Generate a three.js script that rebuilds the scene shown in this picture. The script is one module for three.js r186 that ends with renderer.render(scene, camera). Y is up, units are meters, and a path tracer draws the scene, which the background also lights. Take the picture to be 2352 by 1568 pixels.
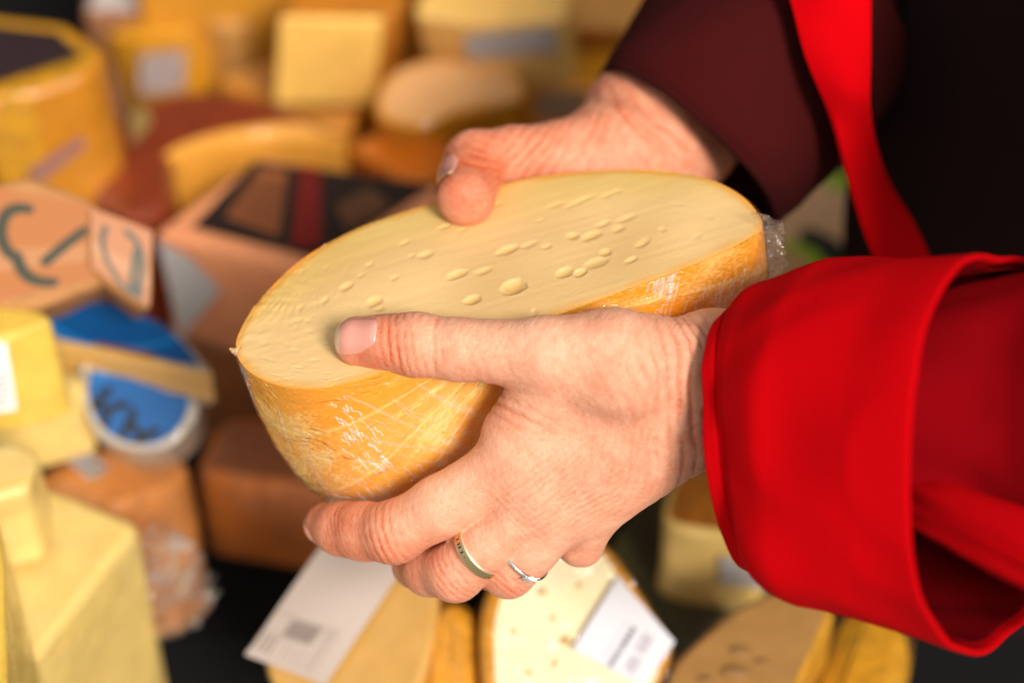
import * as THREE from 'three';
import { mergeGeometries } from 'three/addons/utils/BufferGeometryUtils.js';

// ------------------------------------------------------------------ camera, sky, sun, exposure
const V = (x, y, z) => new THREE.Vector3(x, y, z);
const scene = new THREE.Scene();
const PITCH = 43 * Math.PI / 180, CAM_H = 1.66, FOCUS = 0.683;      // the counter top is 0.9 m above the ground
const camera = new THREE.PerspectiveCamera(20, 1024 / 682, 0.05, 200);
camera.position.set(0, CAM_H, 0);
camera.rotation.set(-PITCH, 0, 0);
camera.focus = 0.663;
camera.userData.fStop = 3.3;
camera.updateMatrixWorld(true);

const renderer = new THREE.WebGLRenderer({ antialias: true });
renderer.setSize(1024, 682);
renderer.toneMapping = THREE.LinearToneMapping;
renderer.toneMappingExposure = 0.97;
renderer.shadowMap.enabled = true;

const SUN = V(0.36, 0.62, 0.68).normalize();
const sun = new THREE.DirectionalLight(new THREE.Color(1, 0.93, 0.82), 4.6);
sun.position.copy(SUN).multiplyScalar(4).add(V(0, 1, -0.7));
sun.target.position.set(0, 1, -0.7);
sun.castShadow = true;
sun.shadow.radius = 32;
sun.shadow.mapSize.set(2048, 2048);
Object.assign(sun.shadow.camera, { left: -1.5, right: 1.5, top: 1.5, bottom: -1.5, near: 0.1, far: 10 });
scene.add(sun, sun.target);
{ // a bright, thinly overcast sky over a grey-brown market square
  const w = 128, h = 64, d = new Float32Array(w * h * 4);
  for (let j = 0; j < h; j++) for (let i = 0; i < w; i++) {
    const el = (j + 0.5) / h * Math.PI - Math.PI / 2;                // row 0 is straight down
    const az = (i + 0.5) / w * 2 * Math.PI - Math.PI;
    const dir = V(Math.cos(el) * Math.cos(az), Math.sin(el), Math.cos(el) * Math.sin(az));
    const near = Math.pow(Math.max(0, dir.dot(SUN)), 3);
    const up = Math.max(0, Math.sin(el));
    const k = (j + 0) * w + i, L = el > 0 ? 0.44 + 0.14 * up + 0.5 * near : 0.16;
    d[k * 4] = L * (el > 0 ? 1.04 : 0.95); d[k * 4 + 1] = L * (el > 0 ? 0.98 : 0.85); d[k * 4 + 2] = L * (el > 0 ? 0.90 : 0.72); d[k * 4 + 3] = 1;
  }
  const t = new THREE.DataTexture(d, w, h, THREE.RGBAFormat, THREE.FloatType);
  t.mapping = THREE.EquirectangularReflectionMapping; t.magFilter = THREE.LinearFilter; t.needsUpdate = true;
  scene.background = t; scene.environment = t;
}

// ------------------------------------------------------------------ helpers
function mulberry(a) { return () => { a |= 0; a = a + 0x6D2B79F5 | 0; let t = Math.imul(a ^ a >>> 15, 1 | a); t = t + Math.imul(t ^ t >>> 7, 61 | t) ^ t; return ((t ^ t >>> 14) >>> 0) / 4294967296; }; }
const rnd = mulberry(7);
const clamp = (x, a, b) => x < a ? a : x > b ? b : x, lerp = (a, b, t) => a + (b - a) * t;
const sstep = (a, b, x) => { const t = clamp((x - a) / (b - a), 0, 1); return t * t * (3 - 2 * t); };
const HT = new Float32Array(65536); { const r = mulberry(99); for (let i = 0; i < 65536; i++) HT[i] = r() * 2 - 1; }
const hsh = (x, y, z) => HT[(Math.imul(x, 73856093) ^ Math.imul(y, 19349663) ^ Math.imul(z, 83492791)) & 65535];
function noise(x, y, z = 0) {
  const xi = Math.floor(x), yi = Math.floor(y), zi = Math.floor(z), f = (t) => t * t * (3 - 2 * t), u = f(x - xi), v = f(y - yi), w = f(z - zi);
  const L = (a, b, t) => a + (b - a) * t;
  return L(L(L(hsh(xi, yi, zi), hsh(xi + 1, yi, zi), u), L(hsh(xi, yi + 1, zi), hsh(xi + 1, yi + 1, zi), u), v), L(L(hsh(xi, yi, zi + 1), hsh(xi + 1, yi, zi + 1), u), L(hsh(xi, yi + 1, zi + 1), hsh(xi + 1, yi + 1, zi + 1), u), v), w);
}
const fbm = (x, y, z = 0, o = 4) => { let s = 0, a = 0.5, f = 1; for (let i = 0; i < o; i++) { s += a * noise(x * f, y * f, z * f + i * 17); a *= 0.5; f *= 2.03; } return s; };
// value noise that repeats after p cells
function pnoise(x, y, p, seed = 0) {
  const xi = Math.floor(x), yi = Math.floor(y), f = (t) => t * t * (3 - 2 * t), u = f(x - xi), v = f(y - yi), m = (a) => ((a % p) + p) % p;
  return lerp(lerp(hsh(m(xi), m(yi), seed), hsh(m(xi + 1), m(yi), seed), u), lerp(hsh(m(xi), m(yi + 1), seed), hsh(m(xi + 1), m(yi + 1), seed), u), v);
}
// mm in the frame of the hands: x right, y up, z towards the viewer, origin at the middle of the held cheese's distance
const M_FRAME = new THREE.Matrix4().copy(camera.matrixWorld).multiply(new THREE.Matrix4().makeTranslation(0, 0, -FOCUS)).multiply(new THREE.Matrix4().makeScale(0.001, 0.001, 0.001));
const S = 6.505;                                                     // photo units per mm at that distance
const Q = (px, py, z = 0) => { const k = (1 - z / 683) / S; return V((px - 1176) * k, (784 - py) * k, z); };
const toWorld = (v) => v.clone().applyMatrix4(M_FRAME);
const ray = (px, py) => V((px - 1176) / S / 683, (784 - py) / S / 683, -1).transformDirection(camera.matrixWorld);
const TABLE = 0.9;
const plane = (p, n) => ({ p, n: n.clone().normalize() });
const level = (y) => plane(V(0, TABLE + y, 0), V(0, 1, 0));
const hit = (px, py, pl) => { const d = ray(px, py), o = camera.position; return o.clone().addScaledVector(d, pl.p.clone().sub(o).dot(pl.n) / d.dot(pl.n)); };
const tilted = (px, py, y, n) => plane(hit(px, py, level(y)), n);   // plane through what lies at that height, facing n

function tex(w, h, fn, srgb) {
  const d = new Uint8Array(w * h * 4);
  for (let j = 0; j < h; j++) for (let i = 0; i < w; i++) { const c = fn(i / w, j / h, i, j), k = (j * w + i) * 4; for (let q = 0; q < 3; q++) d[k + q] = clamp(Math.round((Array.isArray(c) ? c[q] : c) * 255), 0, 255); d[k + 3] = 255; }
  const t = new THREE.DataTexture(d, w, h); t.wrapS = t.wrapT = THREE.RepeatWrapping; t.magFilter = THREE.LinearFilter; if (srgb) t.colorSpace = THREE.SRGBColorSpace; t.needsUpdate = true; return t;
}
function scaled(t, metres) { const c = t.clone(); c.repeat.set(1 / metres, 1 / metres); c.needsUpdate = true; return c; }
function canvasTex(w, h, draw) {
  const c = document.createElement('canvas'); c.width = w; c.height = h; draw(c.getContext('2d'), w, h);
  const t = new THREE.CanvasTexture(c); t.colorSpace = THREE.SRGBColorSpace; return t;
}
const rgb = (r, g, b) => new THREE.Color().setRGB(r, g, b);
const phys = (o) => new THREE.MeshPhysicalMaterial({ side: THREE.DoubleSide, ...o });

const used = {};
function numbered(name) { const n = used[name] = (used[name] ?? -1) + 1; return n ? name + '_' + String(n).padStart(3, '0') : name; }
function thing(name, label, category, base, group) {
  const g = new THREE.Group(); g.name = numbered(name); g.position.copy(base); g.userData = { label, category }; if (group) g.userData.group = group;
  scene.add(g); g.updateMatrixWorld(true); return g;
}
function part(name, geo, mat, parent, label) {          // geometry in world metres; parent is a thing or a part of one
  let b = V(0, 0, 0); for (let p = parent; p && p !== scene; p = p.parent) b.add(p.position);
  geo.translate(-b.x, -b.y, -b.z);
  const m = new THREE.Mesh(geo, mat); m.name = name; m.castShadow = m.receiveShadow = true; if (label) m.userData.label = label;
  parent.add(m); return m;
}
function structure(name, geo, mat) { const m = new THREE.Mesh(geo, mat); m.name = name; m.userData.kind = 'structure'; m.castShadow = m.receiveShadow = true; scene.add(m); return m; }
function gridGeo(nu, nv, fn, uvf) {                     // fn(s, t) -> Vector3
  const P = [], U = [], I = [];
  for (let j = 0; j <= nv; j++) for (let i = 0; i <= nu; i++) { const p = fn(i / nu, j / nv); P.push(p.x, p.y, p.z); const u = uvf ? uvf(i / nu, j / nv, p) : [i / nu, j / nv]; U.push(u[0], u[1]); }
  for (let j = 0; j < nv; j++) for (let i = 0; i < nu; i++) { const a = j * (nu + 1) + i, b = a + 1, c = a + nu + 1, d = c + 1; I.push(a, b, d, a, d, c); }
  const g = new THREE.BufferGeometry(); g.setAttribute('position', new THREE.Float32BufferAttribute(P, 3)); g.setAttribute('uv', new THREE.Float32BufferAttribute(U, 2)); g.setIndex(I); g.computeVertexNormals(); return g;
}

// ------------------------------------------------------------------ textures
const T_PASTE = tex(256, 256, (u, v) => 0.5 + 0.25 * pnoise(u * 8, v * 8, 8) + 0.15 * pnoise(u * 32, v * 32, 32, 3) + 0.1 * pnoise(u * 90, v * 90, 90, 5));
const T_PASTE_C = tex(256, 256, (u, v) => { const n = 0.93 + 0.05 * pnoise(u * 6, v * 6, 6, 1) + 0.03 * pnoise(u * 40, v * 40, 40, 2); return [n, n * (1 + 0.02 * pnoise(u * 5, v * 5, 5, 9)), n * (1 + 0.06 * pnoise(u * 7, v * 7, 7, 4))]; });
const T_FILM = tex(512, 512, (u, v) => {                // creases of stretched cling film
  let h = 0.5; const w = pnoise(u * 5, v * 5, 5, 11) * 0.09;
  for (const [f, a, s, k] of [[6, 0.3, 1, 0.6], [13, 0.2, 2, 0.3], [27, 0.1, 3, 0.2]]) { const n = pnoise((u + w) * f + k * v * f, (v + w) * f * 0.5 * 2, f, s); h += a * (1 - 2 * Math.min(1, Math.abs(n) * 3.2)); }
  return h * 0.8 + 0.1;
});
const T_MOTTLE = tex(256, 256, (u, v) => { const a = pnoise(u * 9, v * 9, 9, 21), b = pnoise(u * 35, v * 35, 35, 22), c = pnoise(u * 100, v * 100, 100, 23), n = 0.78 + 0.14 * a + 0.12 * b + 0.1 * c; return [n + 0.04 * b, n, n * (0.9 - 0.1 * a)]; });

// ------------------------------------------------------------------ the stall: ground, counter, and an unseen roof and walls added to block sky light
structure('ground', new THREE.PlaneGeometry(120, 120).rotateX(-Math.PI / 2), phys({ color: rgb(0.2, 0.19, 0.17), roughness: 0.95 }));
{
  const m = phys({ color: rgb(0.007, 0.007, 0.0075), roughness: 1, specularIntensity: 0.15, bumpMap: scaled(T_PASTE, 0.05), bumpScale: 0.0004 });
  const g = new THREE.BoxGeometry(3.6, 0.9, 1.9); g.translate(0, 0.45, -1.55);
  structure('counter', g, m);
  const canvas = phys({ color: rgb(0.14, 0.035, 0.03), roughness: 0.9 });
  const roof = thing('sky_block_canopy', 'unseen dark red canvas canopy and walls added to the market stall to block sky light', 'canopy', V(0, 0, -2.7));  // out of view, added to hold back sky light from above and behind
  const r = new THREE.BoxGeometry(5, 0.04, 2.1); r.rotateX(0.1); r.translate(0, 2.35, -2.25); part('roof', r, canvas, roof);
  const bk = new THREE.BoxGeometry(5, 2.3, 0.04); bk.translate(0, 1.15, -3.2); part('wall', bk, canvas, roof);
  for (const s of [1, -1]) { const w = new THREE.BoxGeometry(0.04, 2.3, 2.0); w.translate(s * 2.48, 1.15, -2.2); part('wall', w, canvas, roof); }
}

// ------------------------------------------------------------------ solids by distance field, meshed with surface nets (mm)
function cap(a, ra, b, rb) { return { ax: a.x, ay: a.y, az: a.z, dx: b.x - a.x, dy: b.y - a.y, dz: b.z - a.z, l: a.distanceToSquared(b) || 1e-6, ra, rb }; }
function dcap(c, x, y, z) {
  const px = x - c.ax, py = y - c.ay, pz = z - c.az; let t = (px * c.dx + py * c.dy + pz * c.dz) / c.l; t = t < 0 ? 0 : t > 1 ? 1 : t;
  const ex = px - t * c.dx, ey = py - t * c.dy, ez = pz - t * c.dz; return Math.sqrt(ex * ex + ey * ey + ez * ez) - (c.ra + (c.rb - c.ra) * t);
}
const smin = (a, b, k) => { const h = k - Math.abs(a - b); return h > 0 ? Math.min(a, b) - h * h / (4 * k) : Math.min(a, b); };
function chain(pts) { const r = []; for (let i = 0; i + 1 < pts.length; i++) r.push(cap(pts[i][0], pts[i][1], pts[i + 1][0], pts[i + 1][1])); return r; }
function handField(palm, fingers, kp = 9, kf = 6, kk = 1.2) {
  return (x, y, z) => {
    let p = 1e3; for (const c of palm) p = smin(p, dcap(c, x, y, z), kp);
    let all = p;
    for (const f of fingers) { let d = 1e3; for (const c of f) d = smin(d, dcap(c, x, y, z), 3.5); const j = smin(p, d, kf); all = smin(all, j, kk); }
    return all;
  };
}
function mesh(field, lo, hi, h) {
  const nx = Math.ceil((hi[0] - lo[0]) / h), ny = Math.ceil((hi[1] - lo[1]) / h), nz = Math.ceil((hi[2] - lo[2]) / h), F = new Float32Array(nx * ny * nz), B = 8;
  for (let k = 0; k < nz; k += B) for (let j = 0; j < ny; j += B) for (let i = 0; i < nx; i += B) {
    const c = field(lo[0] + (i + B / 2) * h, lo[1] + (j + B / 2) * h, lo[2] + (k + B / 2) * h), far = Math.abs(c) > B * h * 1.1 + 1;
    for (let kk = k; kk < Math.min(nz, k + B); kk++) for (let jj = j; jj < Math.min(ny, j + B); jj++) for (let ii = i; ii < Math.min(nx, i + B); ii++) F[(kk * ny + jj) * nx + ii] = far ? c : field(lo[0] + ii * h, lo[1] + jj * h, lo[2] + kk * h);
  }
  const id = new Int32Array(nx * ny * nz).fill(-1), P = [], I = [], at = (i, j, k) => F[(k * ny + j) * nx + i];
  for (let k = 0; k < nz - 1; k++) for (let j = 0; j < ny - 1; j++) for (let i = 0; i < nx - 1; i++) {
    let m = 0; for (let c = 0; c < 8; c++) if (at(i + (c & 1), j + (c >> 1 & 1), k + (c >> 2)) < 0) m++;
    if (m === 0 || m === 8) continue;
    let sx = 0, sy = 0, sz = 0, n = 0;
    for (let a = 0; a < 3; a++) for (let q = 0; q < 4; q++) {
      const o = [0, 0, 0]; o[(a + 1) % 3] = q & 1; o[(a + 2) % 3] = q >> 1; const e = [...o]; e[a] = 1;
      const f0 = at(i + o[0], j + o[1], k + o[2]), f1 = at(i + e[0], j + e[1], k + e[2]); if (f0 < 0 === f1 < 0) continue;
      const t = f0 / (f0 - f1), c = [...o]; c[a] = t; sx += c[0]; sy += c[1]; sz += c[2]; n++;
    }
    id[(k * ny + j) * nx + i] = P.length / 3; P.push(lo[0] + (i + sx / n) * h, lo[1] + (j + sy / n) * h, lo[2] + (k + sz / n) * h);
  }
  const g = (i, j, k) => id[(k * ny + j) * nx + i];
  for (let k = 1; k < nz - 1; k++) for (let j = 1; j < ny - 1; j++) for (let i = 1; i < nx - 1; i++) {
    const f = at(i, j, k) < 0;
    const quad = (a, b, c, d, flip) => { if (flip) I.push(a, c, b, a, d, c); else I.push(a, b, c, a, c, d); };
    if (f !== at(i + 1, j, k) < 0) quad(g(i, j - 1, k - 1), g(i, j, k - 1), g(i, j, k), g(i, j - 1, k), !f);
    if (f !== at(i, j + 1, k) < 0) quad(g(i - 1, j, k - 1), g(i - 1, j, k), g(i, j, k), g(i, j, k - 1), !f);
    if (f !== at(i, j, k + 1) < 0) quad(g(i - 1, j - 1, k), g(i, j - 1, k), g(i, j, k), g(i - 1, j, k), !f);
  }
  return { P, I };
}
const gradOf = (field, x, y, z, e = 0.4) => V(field(x + e, y, z) - field(x - e, y, z), field(x, y + e, z) - field(x, y - e, z), field(x, y, z + e) - field(x, y, z - e)).normalize();
// wrinkles: transverse folds in zones around joints, plus fine relief; returns geometry in mm with skin colours
function skin(field, lo, hi, h, zones, tone) {
  const { P, I } = mesh(field, lo, hi, h), n = P.length / 3, C = new Float32Array(n * 3), U = new Float32Array(n * 2);
  for (let i = 0; i < n; i++) {
    let x = P[i * 3], y = P[i * 3 + 1], z = P[i * 3 + 2];
    for (let q = 0; q < 2; q++) { const d = field(x, y, z), g = gradOf(field, x, y, z); x -= g.x * d; y -= g.y * d; z -= g.z * d; }
    const g = gradOf(field, x, y, z, 0.8);
    let disp = 0, red = 0;
    for (const w of zones) {
      const px = x - w.p.x, py = y - w.p.y, pz = z - w.p.z, s = px * w.d.x + py * w.d.y + pz * w.d.z;
      const rr = px * px + py * py + pz * pz - s * s, env = Math.exp(-((s / w.half) ** 2) - rr / (w.rad * w.rad)) * (w.face ? sstep(-0.2, 0.5, g.dot(w.face)) : 1);
      if (env < 0.02) continue;
      const ph = (s + 0.7 * w.warp * noise(x / 15 + w.seed, y / 15, z / 15) + 0.35 * noise(x / 2.2, y / 2.2, z / 2.2 + w.seed)) / w.wl, fr = Math.abs(ph - Math.round(ph));
      const br = sstep(-0.75, 0.05, noise(x / 5 + Math.round(ph) * 7.3, y / 5, z / 5 + w.seed));
      const c = Math.exp(-((fr / 0.17) ** 2)) * br;
      disp -= w.amp * env * (c - 0.25); red += env * (c * 0.9 + 0.12) * (w.red ?? 1);
    }
    const fine = noise(x / 1.3, y / 1.3, z / 1.3) * 0.035 + noise(x / 4, y / 4, z / 4) * 0.09 + noise(x / 11, y / 11, z / 11) * 0.25;
    disp += fine;
    P[i * 3] = x + g.x * disp; P[i * 3 + 1] = y + g.y * disp; P[i * 3 + 2] = z + g.z * disp;
    const t = tone(x, y, z, g), bl = 0.5 + 0.5 * fbm(x / 7, y / 7, z / 7, 3), sp = noise(x / 1.6 + 40, y / 1.6, z / 1.6);
    red = clamp(red + t.red + (bl - 0.5) * 0.75 + sp * 0.09, -0.3, 1.3);
    const A = [0.79, 0.405, 0.265], R = [0.62, 0.16, 0.075];
    for (let q = 0; q < 3; q++) C[i * 3 + q] = clamp(lerp(A[q], R[q], red) * (t.k ?? 1), 0.01, 1);
    const pick = [x + z * 0.45, y + z * 0.55]; U[i * 2] = pick[0] * 0.001; U[i * 2 + 1] = pick[1] * 0.001;
  }
  const geo = new THREE.BufferGeometry(); geo.setAttribute('position', new THREE.Float32BufferAttribute(P, 3)); geo.setAttribute('color', new THREE.BufferAttribute(C, 3)); geo.setAttribute('uv', new THREE.BufferAttribute(U, 2)); geo.setIndex(I); geo.computeVertexNormals();
  return geo;
}
function nail(field, c, e1, e2, e3, len, wid, lift = 0.35) {   // a nail plate laid on the finger: e1 towards the tip, e3 outwards
  e1 = e1.clone().normalize(); e3 = e3.clone().normalize(); e2 = V(0, 0, 0).crossVectors(e3, e1).normalize(); e1 = V(0, 0, 0).crossVectors(e2, e3).normalize();
  const C = [], nu = 28, nv = 22, plateAt = (s, t, off) => {
    let a = (s - 0.5) * 2, b = (t - 0.5) * 2; const taper = 1 - 0.1 * (1 - s); const w = b * Math.sqrt(1 - 0.42 * Math.pow(Math.abs(a), 4)) * taper, l = a * Math.sqrt(1 - 0.22 * b * b);
    const p = c.clone().addScaledVector(e1, l * len / 2).addScaledVector(e2, w * wid / 2).addScaledVector(e3, 14); let q = p.clone();
    for (let i = 0; i < 60; i++) { const d = field(q.x, q.y, q.z); if (d < 0.02) break; q.addScaledVector(e3, -d * 0.9); if (q.clone().sub(p).length() > 20) break; }
    const edge = Math.max(Math.abs(b), s < 0.15 ? 1 - s / 0.15 : 0); return q.addScaledVector(e3, off - 0.5 * sstep(0.75, 1, edge) + 0.25 * s);
  };
  const g = gridGeo(nu, nv, (s, t) => plateAt(s, t, lift));
  for (let j = 0; j <= nv; j++) for (let i = 0; i <= nu; i++) { const s = i / nu, b = Math.abs(j / nv - 0.5) * 2, free = sstep(0.86, 0.92, s - 0.06 * b * b + 0.02), moon = sstep(0.2, 0.1, s) * sstep(0.8, 0.3, b); C.push(lerp(lerp(0.66, 0.7, moon), 0.72, free), lerp(lerp(0.29, 0.35, moon), 0.52, free), lerp(lerp(0.23, 0.29, moon), 0.34, free)); }
  g.setAttribute('color', new THREE.Float32BufferAttribute(C, 3)); return g;
}

// ------------------------------------------------------------------ the held half cheese (frame: a along, t to the back, n up out of the cut)
const ca = V(0.958, 0.28, -0.06).normalize(), cn = V(-0.167, 0.735, 0.654).addScaledVector(ca, -V(-0.167, 0.735, 0.654).dot(ca)).normalize(), ct = V(0, 0, 0).crossVectors(cn, ca).normalize();
const CC = Q(1130, 640, 0);
const camO = V(0, 0, 683);
function onCut(px, py, lift = 0) { const d = Q(px, py, 0).sub(camO), p = CC.clone().addScaledVector(cn, lift); return camO.clone().addScaledVector(d, p.sub(camO).dot(cn) / d.dot(cn)); }
const uvOf = (px, py) => { const r = onCut(px, py).sub(CC); return [r.dot(ca), r.dot(ct)]; };
const catmull = (pts, n) => new THREE.CatmullRomCurve3(pts.map(([u, v]) => V(u, v, 0)), false, 'centripetal').getSpacedPoints(n).map((p) => [p.x, p.y]);
const backC = uvOf(1100, 436), frontC = uvOf(1160, 768);
const leftO = catmull([[1100, 436], [1000, 465], [830, 522], [700, 592], [605, 680], [556, 750], [541, 800], [560, 842], [600, 870], [650, 887], [720, 893], [800, 880], [880, 856], [1000, 815], [1160, 768]].map(([a, b]) => uvOf(a, b)), 90);
const rightO = catmull([[1100, 436], [1200, 412], [1300, 398], [1450, 390], [1550, 396], [1650, 420], [1715, 458], [1748, 500], [1752, 518], [1735, 541], [1660, 581], [1500, 645], [1350, 700], [1160, 768]].map(([a, b]) => uvOf(a, b)), 90);
const U0 = (backC[0] + frontC[0]) / 2;
function cheeseAt(f, s, off = 0) {                        // f: 0 right edge of the cut .. 1 left edge, round the bottom; s: 0 back .. 1 front
  const i = clamp(s, 0, 1) * 90, i0 = Math.min(89, Math.floor(i)), w = i - i0, P = (O) => [lerp(O[i0][0], O[i0 + 1][0], w), lerp(O[i0][1], O[i0 + 1][1], w)];
  const r = P(rightO), l = P(leftO), phi = f * Math.PI, k = 0.5 - 0.5 * Math.cos(phi);
  const R = lerp(r[0] - U0, U0 - l[0], k), v = lerp(r[1], l[1], k);
  const c0 = Math.cos(phi), s0 = Math.sin(phi), pw = Math.pow(Math.abs(c0) ** 3.1 + Math.abs(s0) ** 3.1, -1 / 3.1), cu = c0 * pw, su = s0 * pw * 1.1;
  return CC.clone().addScaledVector(ca, U0 + R * cu).addScaledVector(cn, -Math.abs(R) * su).addScaledVector(ct, v);
}
const EYES = []; // [u, v, half length, half width, depth, turn]
for (const [x, y, rx, ry, d, t] of [[1180, 660, 36, 19, 4.5, .15], [1085, 688, 25, 12, 3, .1], [860, 693, 24, 11, 3, .3], [870, 708, 14, 7, 2.6, .2], [795, 660, 22, 8, 2, .3], [1050, 630, 32, 10, 2.2, .15], [1110, 622, 26, 8, 1.4, .1], [1165, 573, 34, 11, 2.6, .15], [1215, 561, 28, 8, 1.2, .2],
  [1297, 627, 26, 12, 3, .35], [1332, 628, 20, 10, 2.4, .3], [1370, 603, 36, 12, 1.6, .1], [1390, 578, 16, 9, 3, .15], [1450, 597, 18, 7, 1.6, .2], [1358, 540, 32, 9, 2.8, .2], [1316, 541, 19, 9, 3.6, .1], [1420, 524, 20, 7, 2, .2], [1385, 512, 26, 6, 1.6, .25], [1440, 500, 32, 6, 1.6, .2], [1475, 560, 22, 6, 1.5, .15], [1485, 551, 16, 4, 1.2, .1],
  [978, 588, 24, 9, 1.6, .1], [1255, 566, 16, 6, 1.4, .2], [788, 745, 34, 10, 2, .35], [1522, 529, 12, 5, 1.2, .1], [1330, 462, 48, 5, 1.1, .25], [1275, 470, 30, 5, .9, .1], [1395, 447, 20, 5, 1.4, .3], [1418, 439, 14, 5, 1.6, .1], [1560, 470, 14, 4, .6, 0], [930, 560, 15, 5, 1, .2], [850, 610, 16, 5, 1.2, .3], [905, 640, 14, 5, 1, .3], [745, 690, 16, 6, 1.3, .5], [690, 705, 12, 5, 1.2, .6], [1020, 522, 22, 6, 1.2, .1], [1060, 528, 18, 5, 1, .1], [1600, 545, 18, 4, .8, .1], [1228, 720, 8, 10, 1.2, 0], [830, 635, 14, 4, 1, .3], [945, 590, 12, 4, .8, .2], [1140, 470, 20, 5, .8, 0], [1240, 505, 16, 4, .7, .1], [1630, 500, 14, 4, .6, 0]]) {
  const [u, v] = uvOf(x, y); EYES.push([u, v, rx / S * 0.9, ry / S / 0.62 * 0.9, d, t]);
}
const outline = [...rightO, ...leftO.slice().reverse()];
function edgeDist(u, v) { let m = 1e9; for (const [a, b] of outline) { const d = (a - u) ** 2 + (b - v) ** 2; if (d < m) m = d; } return Math.sqrt(m); }
const heldBase = toWorld(CC);
const held = thing('half_cheese_wheel', 'half wheel of yellow holed cheese in cling film held between both hands', 'cheese', heldBase);
{
  // the cut face: rows across from the back edge to the front edge, columns along
  const N = 360, Mv = 170, P = [], C = [], U = [], I = [], col = (lr, s) => { const O = lr < 0 ? leftO : rightO, i = s * 90, i0 = Math.min(89, Math.floor(i)), w = i - i0; return [lerp(O[i0][0], O[i0 + 1][0], w), lerp(O[i0][1], O[i0 + 1][1], w)]; };
  for (let j = 0; j <= Mv; j++) for (let i = 0; i <= N; i++) {
    const s = j / Mv, f = i / N, L = col(-1, s), R = col(1, s), sc = backC, sf = frontC;
    const mid = [lerp(sc[0], sf[0], s), lerp(sc[1], sf[1], s)], q = f < 0.5 ? 1 - f * 2 : f * 2 - 1, E = f < 0.5 ? L : R, qq = q;
    const u = lerp(mid[0], E[0], qq), v = lerp(mid[1], E[1], qq);
    const ed = edgeDist(u, v); let h = 0, y = 0, lip = 0;
    for (const [eu, ev, ra, rb, d, t] of EYES) {
      const du = u - eu, dv = v - ev; if (Math.abs(du) > ra * 2 || Math.abs(dv) > rb * 2 + ra) continue; const c = Math.cos(t), sn = Math.sin(t), x = (du * c + dv * sn) / ra, z = (-du * sn + dv * c) / rb, wob = 1 + 0.12 * noise(u * 0.5, v * 0.5, 5), r = Math.sqrt(x * x + z * z) * wob;
      if (r < 1) { const g = Math.pow(1 - r * r, 0.8); h -= Math.min(d * 0.4, rb * 0.4) * g; y = Math.max(y, g * Math.min(1, d / 3)); } else if (r < 1.5) lip += 0.05 * (1.5 - r);
    }
    const leftish = sstep(-35, -80, u), streak = noise(u * 0.03, v * 0.5, 2) * 0.05 + noise(u * 0.1, v * 2.2, 8) * 0.012;
    const ang = Math.atan2(v, u + 40), rad = leftish * sstep(26, 4, ed) * sstep(-30, 15, v) * (Math.abs(noise(ang * 30, ed * 0.1, 3)) * 0.55 - 0.16);
    const tiny = sstep(0.62, 0.85, noise(u * 0.45 + 9, v * 0.9, 4)) * -0.3 * (leftish * 0.9 + 0.15);
    h += streak + rad + tiny + lip + 0.5 * noise(u / 22, v / 22, 6) - 0.35 * sstep(3.2, 0, ed) ** 2;
    const p = CC.clone().addScaledVector(ca, u).addScaledVector(ct, v).addScaledVector(cn, h); P.push(p.x, p.y, p.z); U.push(u * 0.001, v * 0.001);
    const rim = sstep(7 + 3 * noise(u / 8, v / 8), 0.2, ed), bl = noise(u / 25, v / 25, 1) * 0.05, base = [0.77 + bl, 0.52 + bl, 0.23 + bl * 0.6], pitShade = [0.60, 0.35, 0.09], or = [0.72, 0.33, 0.03];  // shade painted inside the eyes so they read as sunken
    const olive = sstep(30, 6, ed) * sstep(0, 30, v) * 0.5;
    for (let k = 0; k < 3; k++) C.push(lerp(lerp(lerp(base[k], pitShade[k], y * 0.6), [0.62, 0.42, 0.09][k], olive), or[k], 0.8 * rim ** 3));
  }
  for (let j = 0; j < Mv; j++) for (let i = 0; i < N; i++) { const a = j * (N + 1) + i, b = a + 1, c = a + N + 1, d = c + 1; I.push(a, d, b, a, c, d); }
  const g = new THREE.BufferGeometry(); g.setAttribute('position', new THREE.Float32BufferAttribute(P, 3)); g.setAttribute('color', new THREE.Float32BufferAttribute(C, 3)); g.setAttribute('uv', new THREE.Float32BufferAttribute(U, 2)); g.setIndex(I); g.applyMatrix4(M_FRAME); g.computeVertexNormals();
  part('cut_face', g, phys({ vertexColors: true, roughness: 0.55, clearcoat: 0.35, clearcoatRoughness: 0.3, bumpMap: scaled(T_PASTE, 0.02), bumpScale: 0.00008 }), held);
  // the rind: half a turn of the rim profile
  const T_RIND = tex(1024, 512, (u, v) => {
    const x = u * 300, y = v * 150, n = fbm(x / 14, y / 14, 1, 4), f = noise(x * 1.3, y * 1.3, 2), weave = Math.sin(x * 3.1 + noise(x / 5, y / 5) * 2) * Math.sin(y * 3.3 + noise(x / 6, y / 5, 4) * 2), pale = sstep(-0.05, 0.5, n + 0.2 * f + 0.1 * weave);
    const vein = Math.exp(-Math.pow((((x + 14 * noise(y / 60, 3, x / 90)) / 33) % 1 - 0.5) / 0.03, 2)) * 0.55;
    const a = [0.88, 0.34, 0.012], b = [0.95, 0.64, 0.22], k = clamp(pale * 0.62 + vein + 0.5 * sstep(0.35, 0.1, Math.hypot((u - 0.8) * 2.2, v - 0.86)) * (0.7 + 0.6 * n), 0, 1); return [0, 1, 2].map((q) => Math.pow(lerp(a[q], b[q], k), 1 / 2.2) * (1 + 0.05 * f));  // pale patch low on the front is a painted soft highlight of the film
  }, true);
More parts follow.
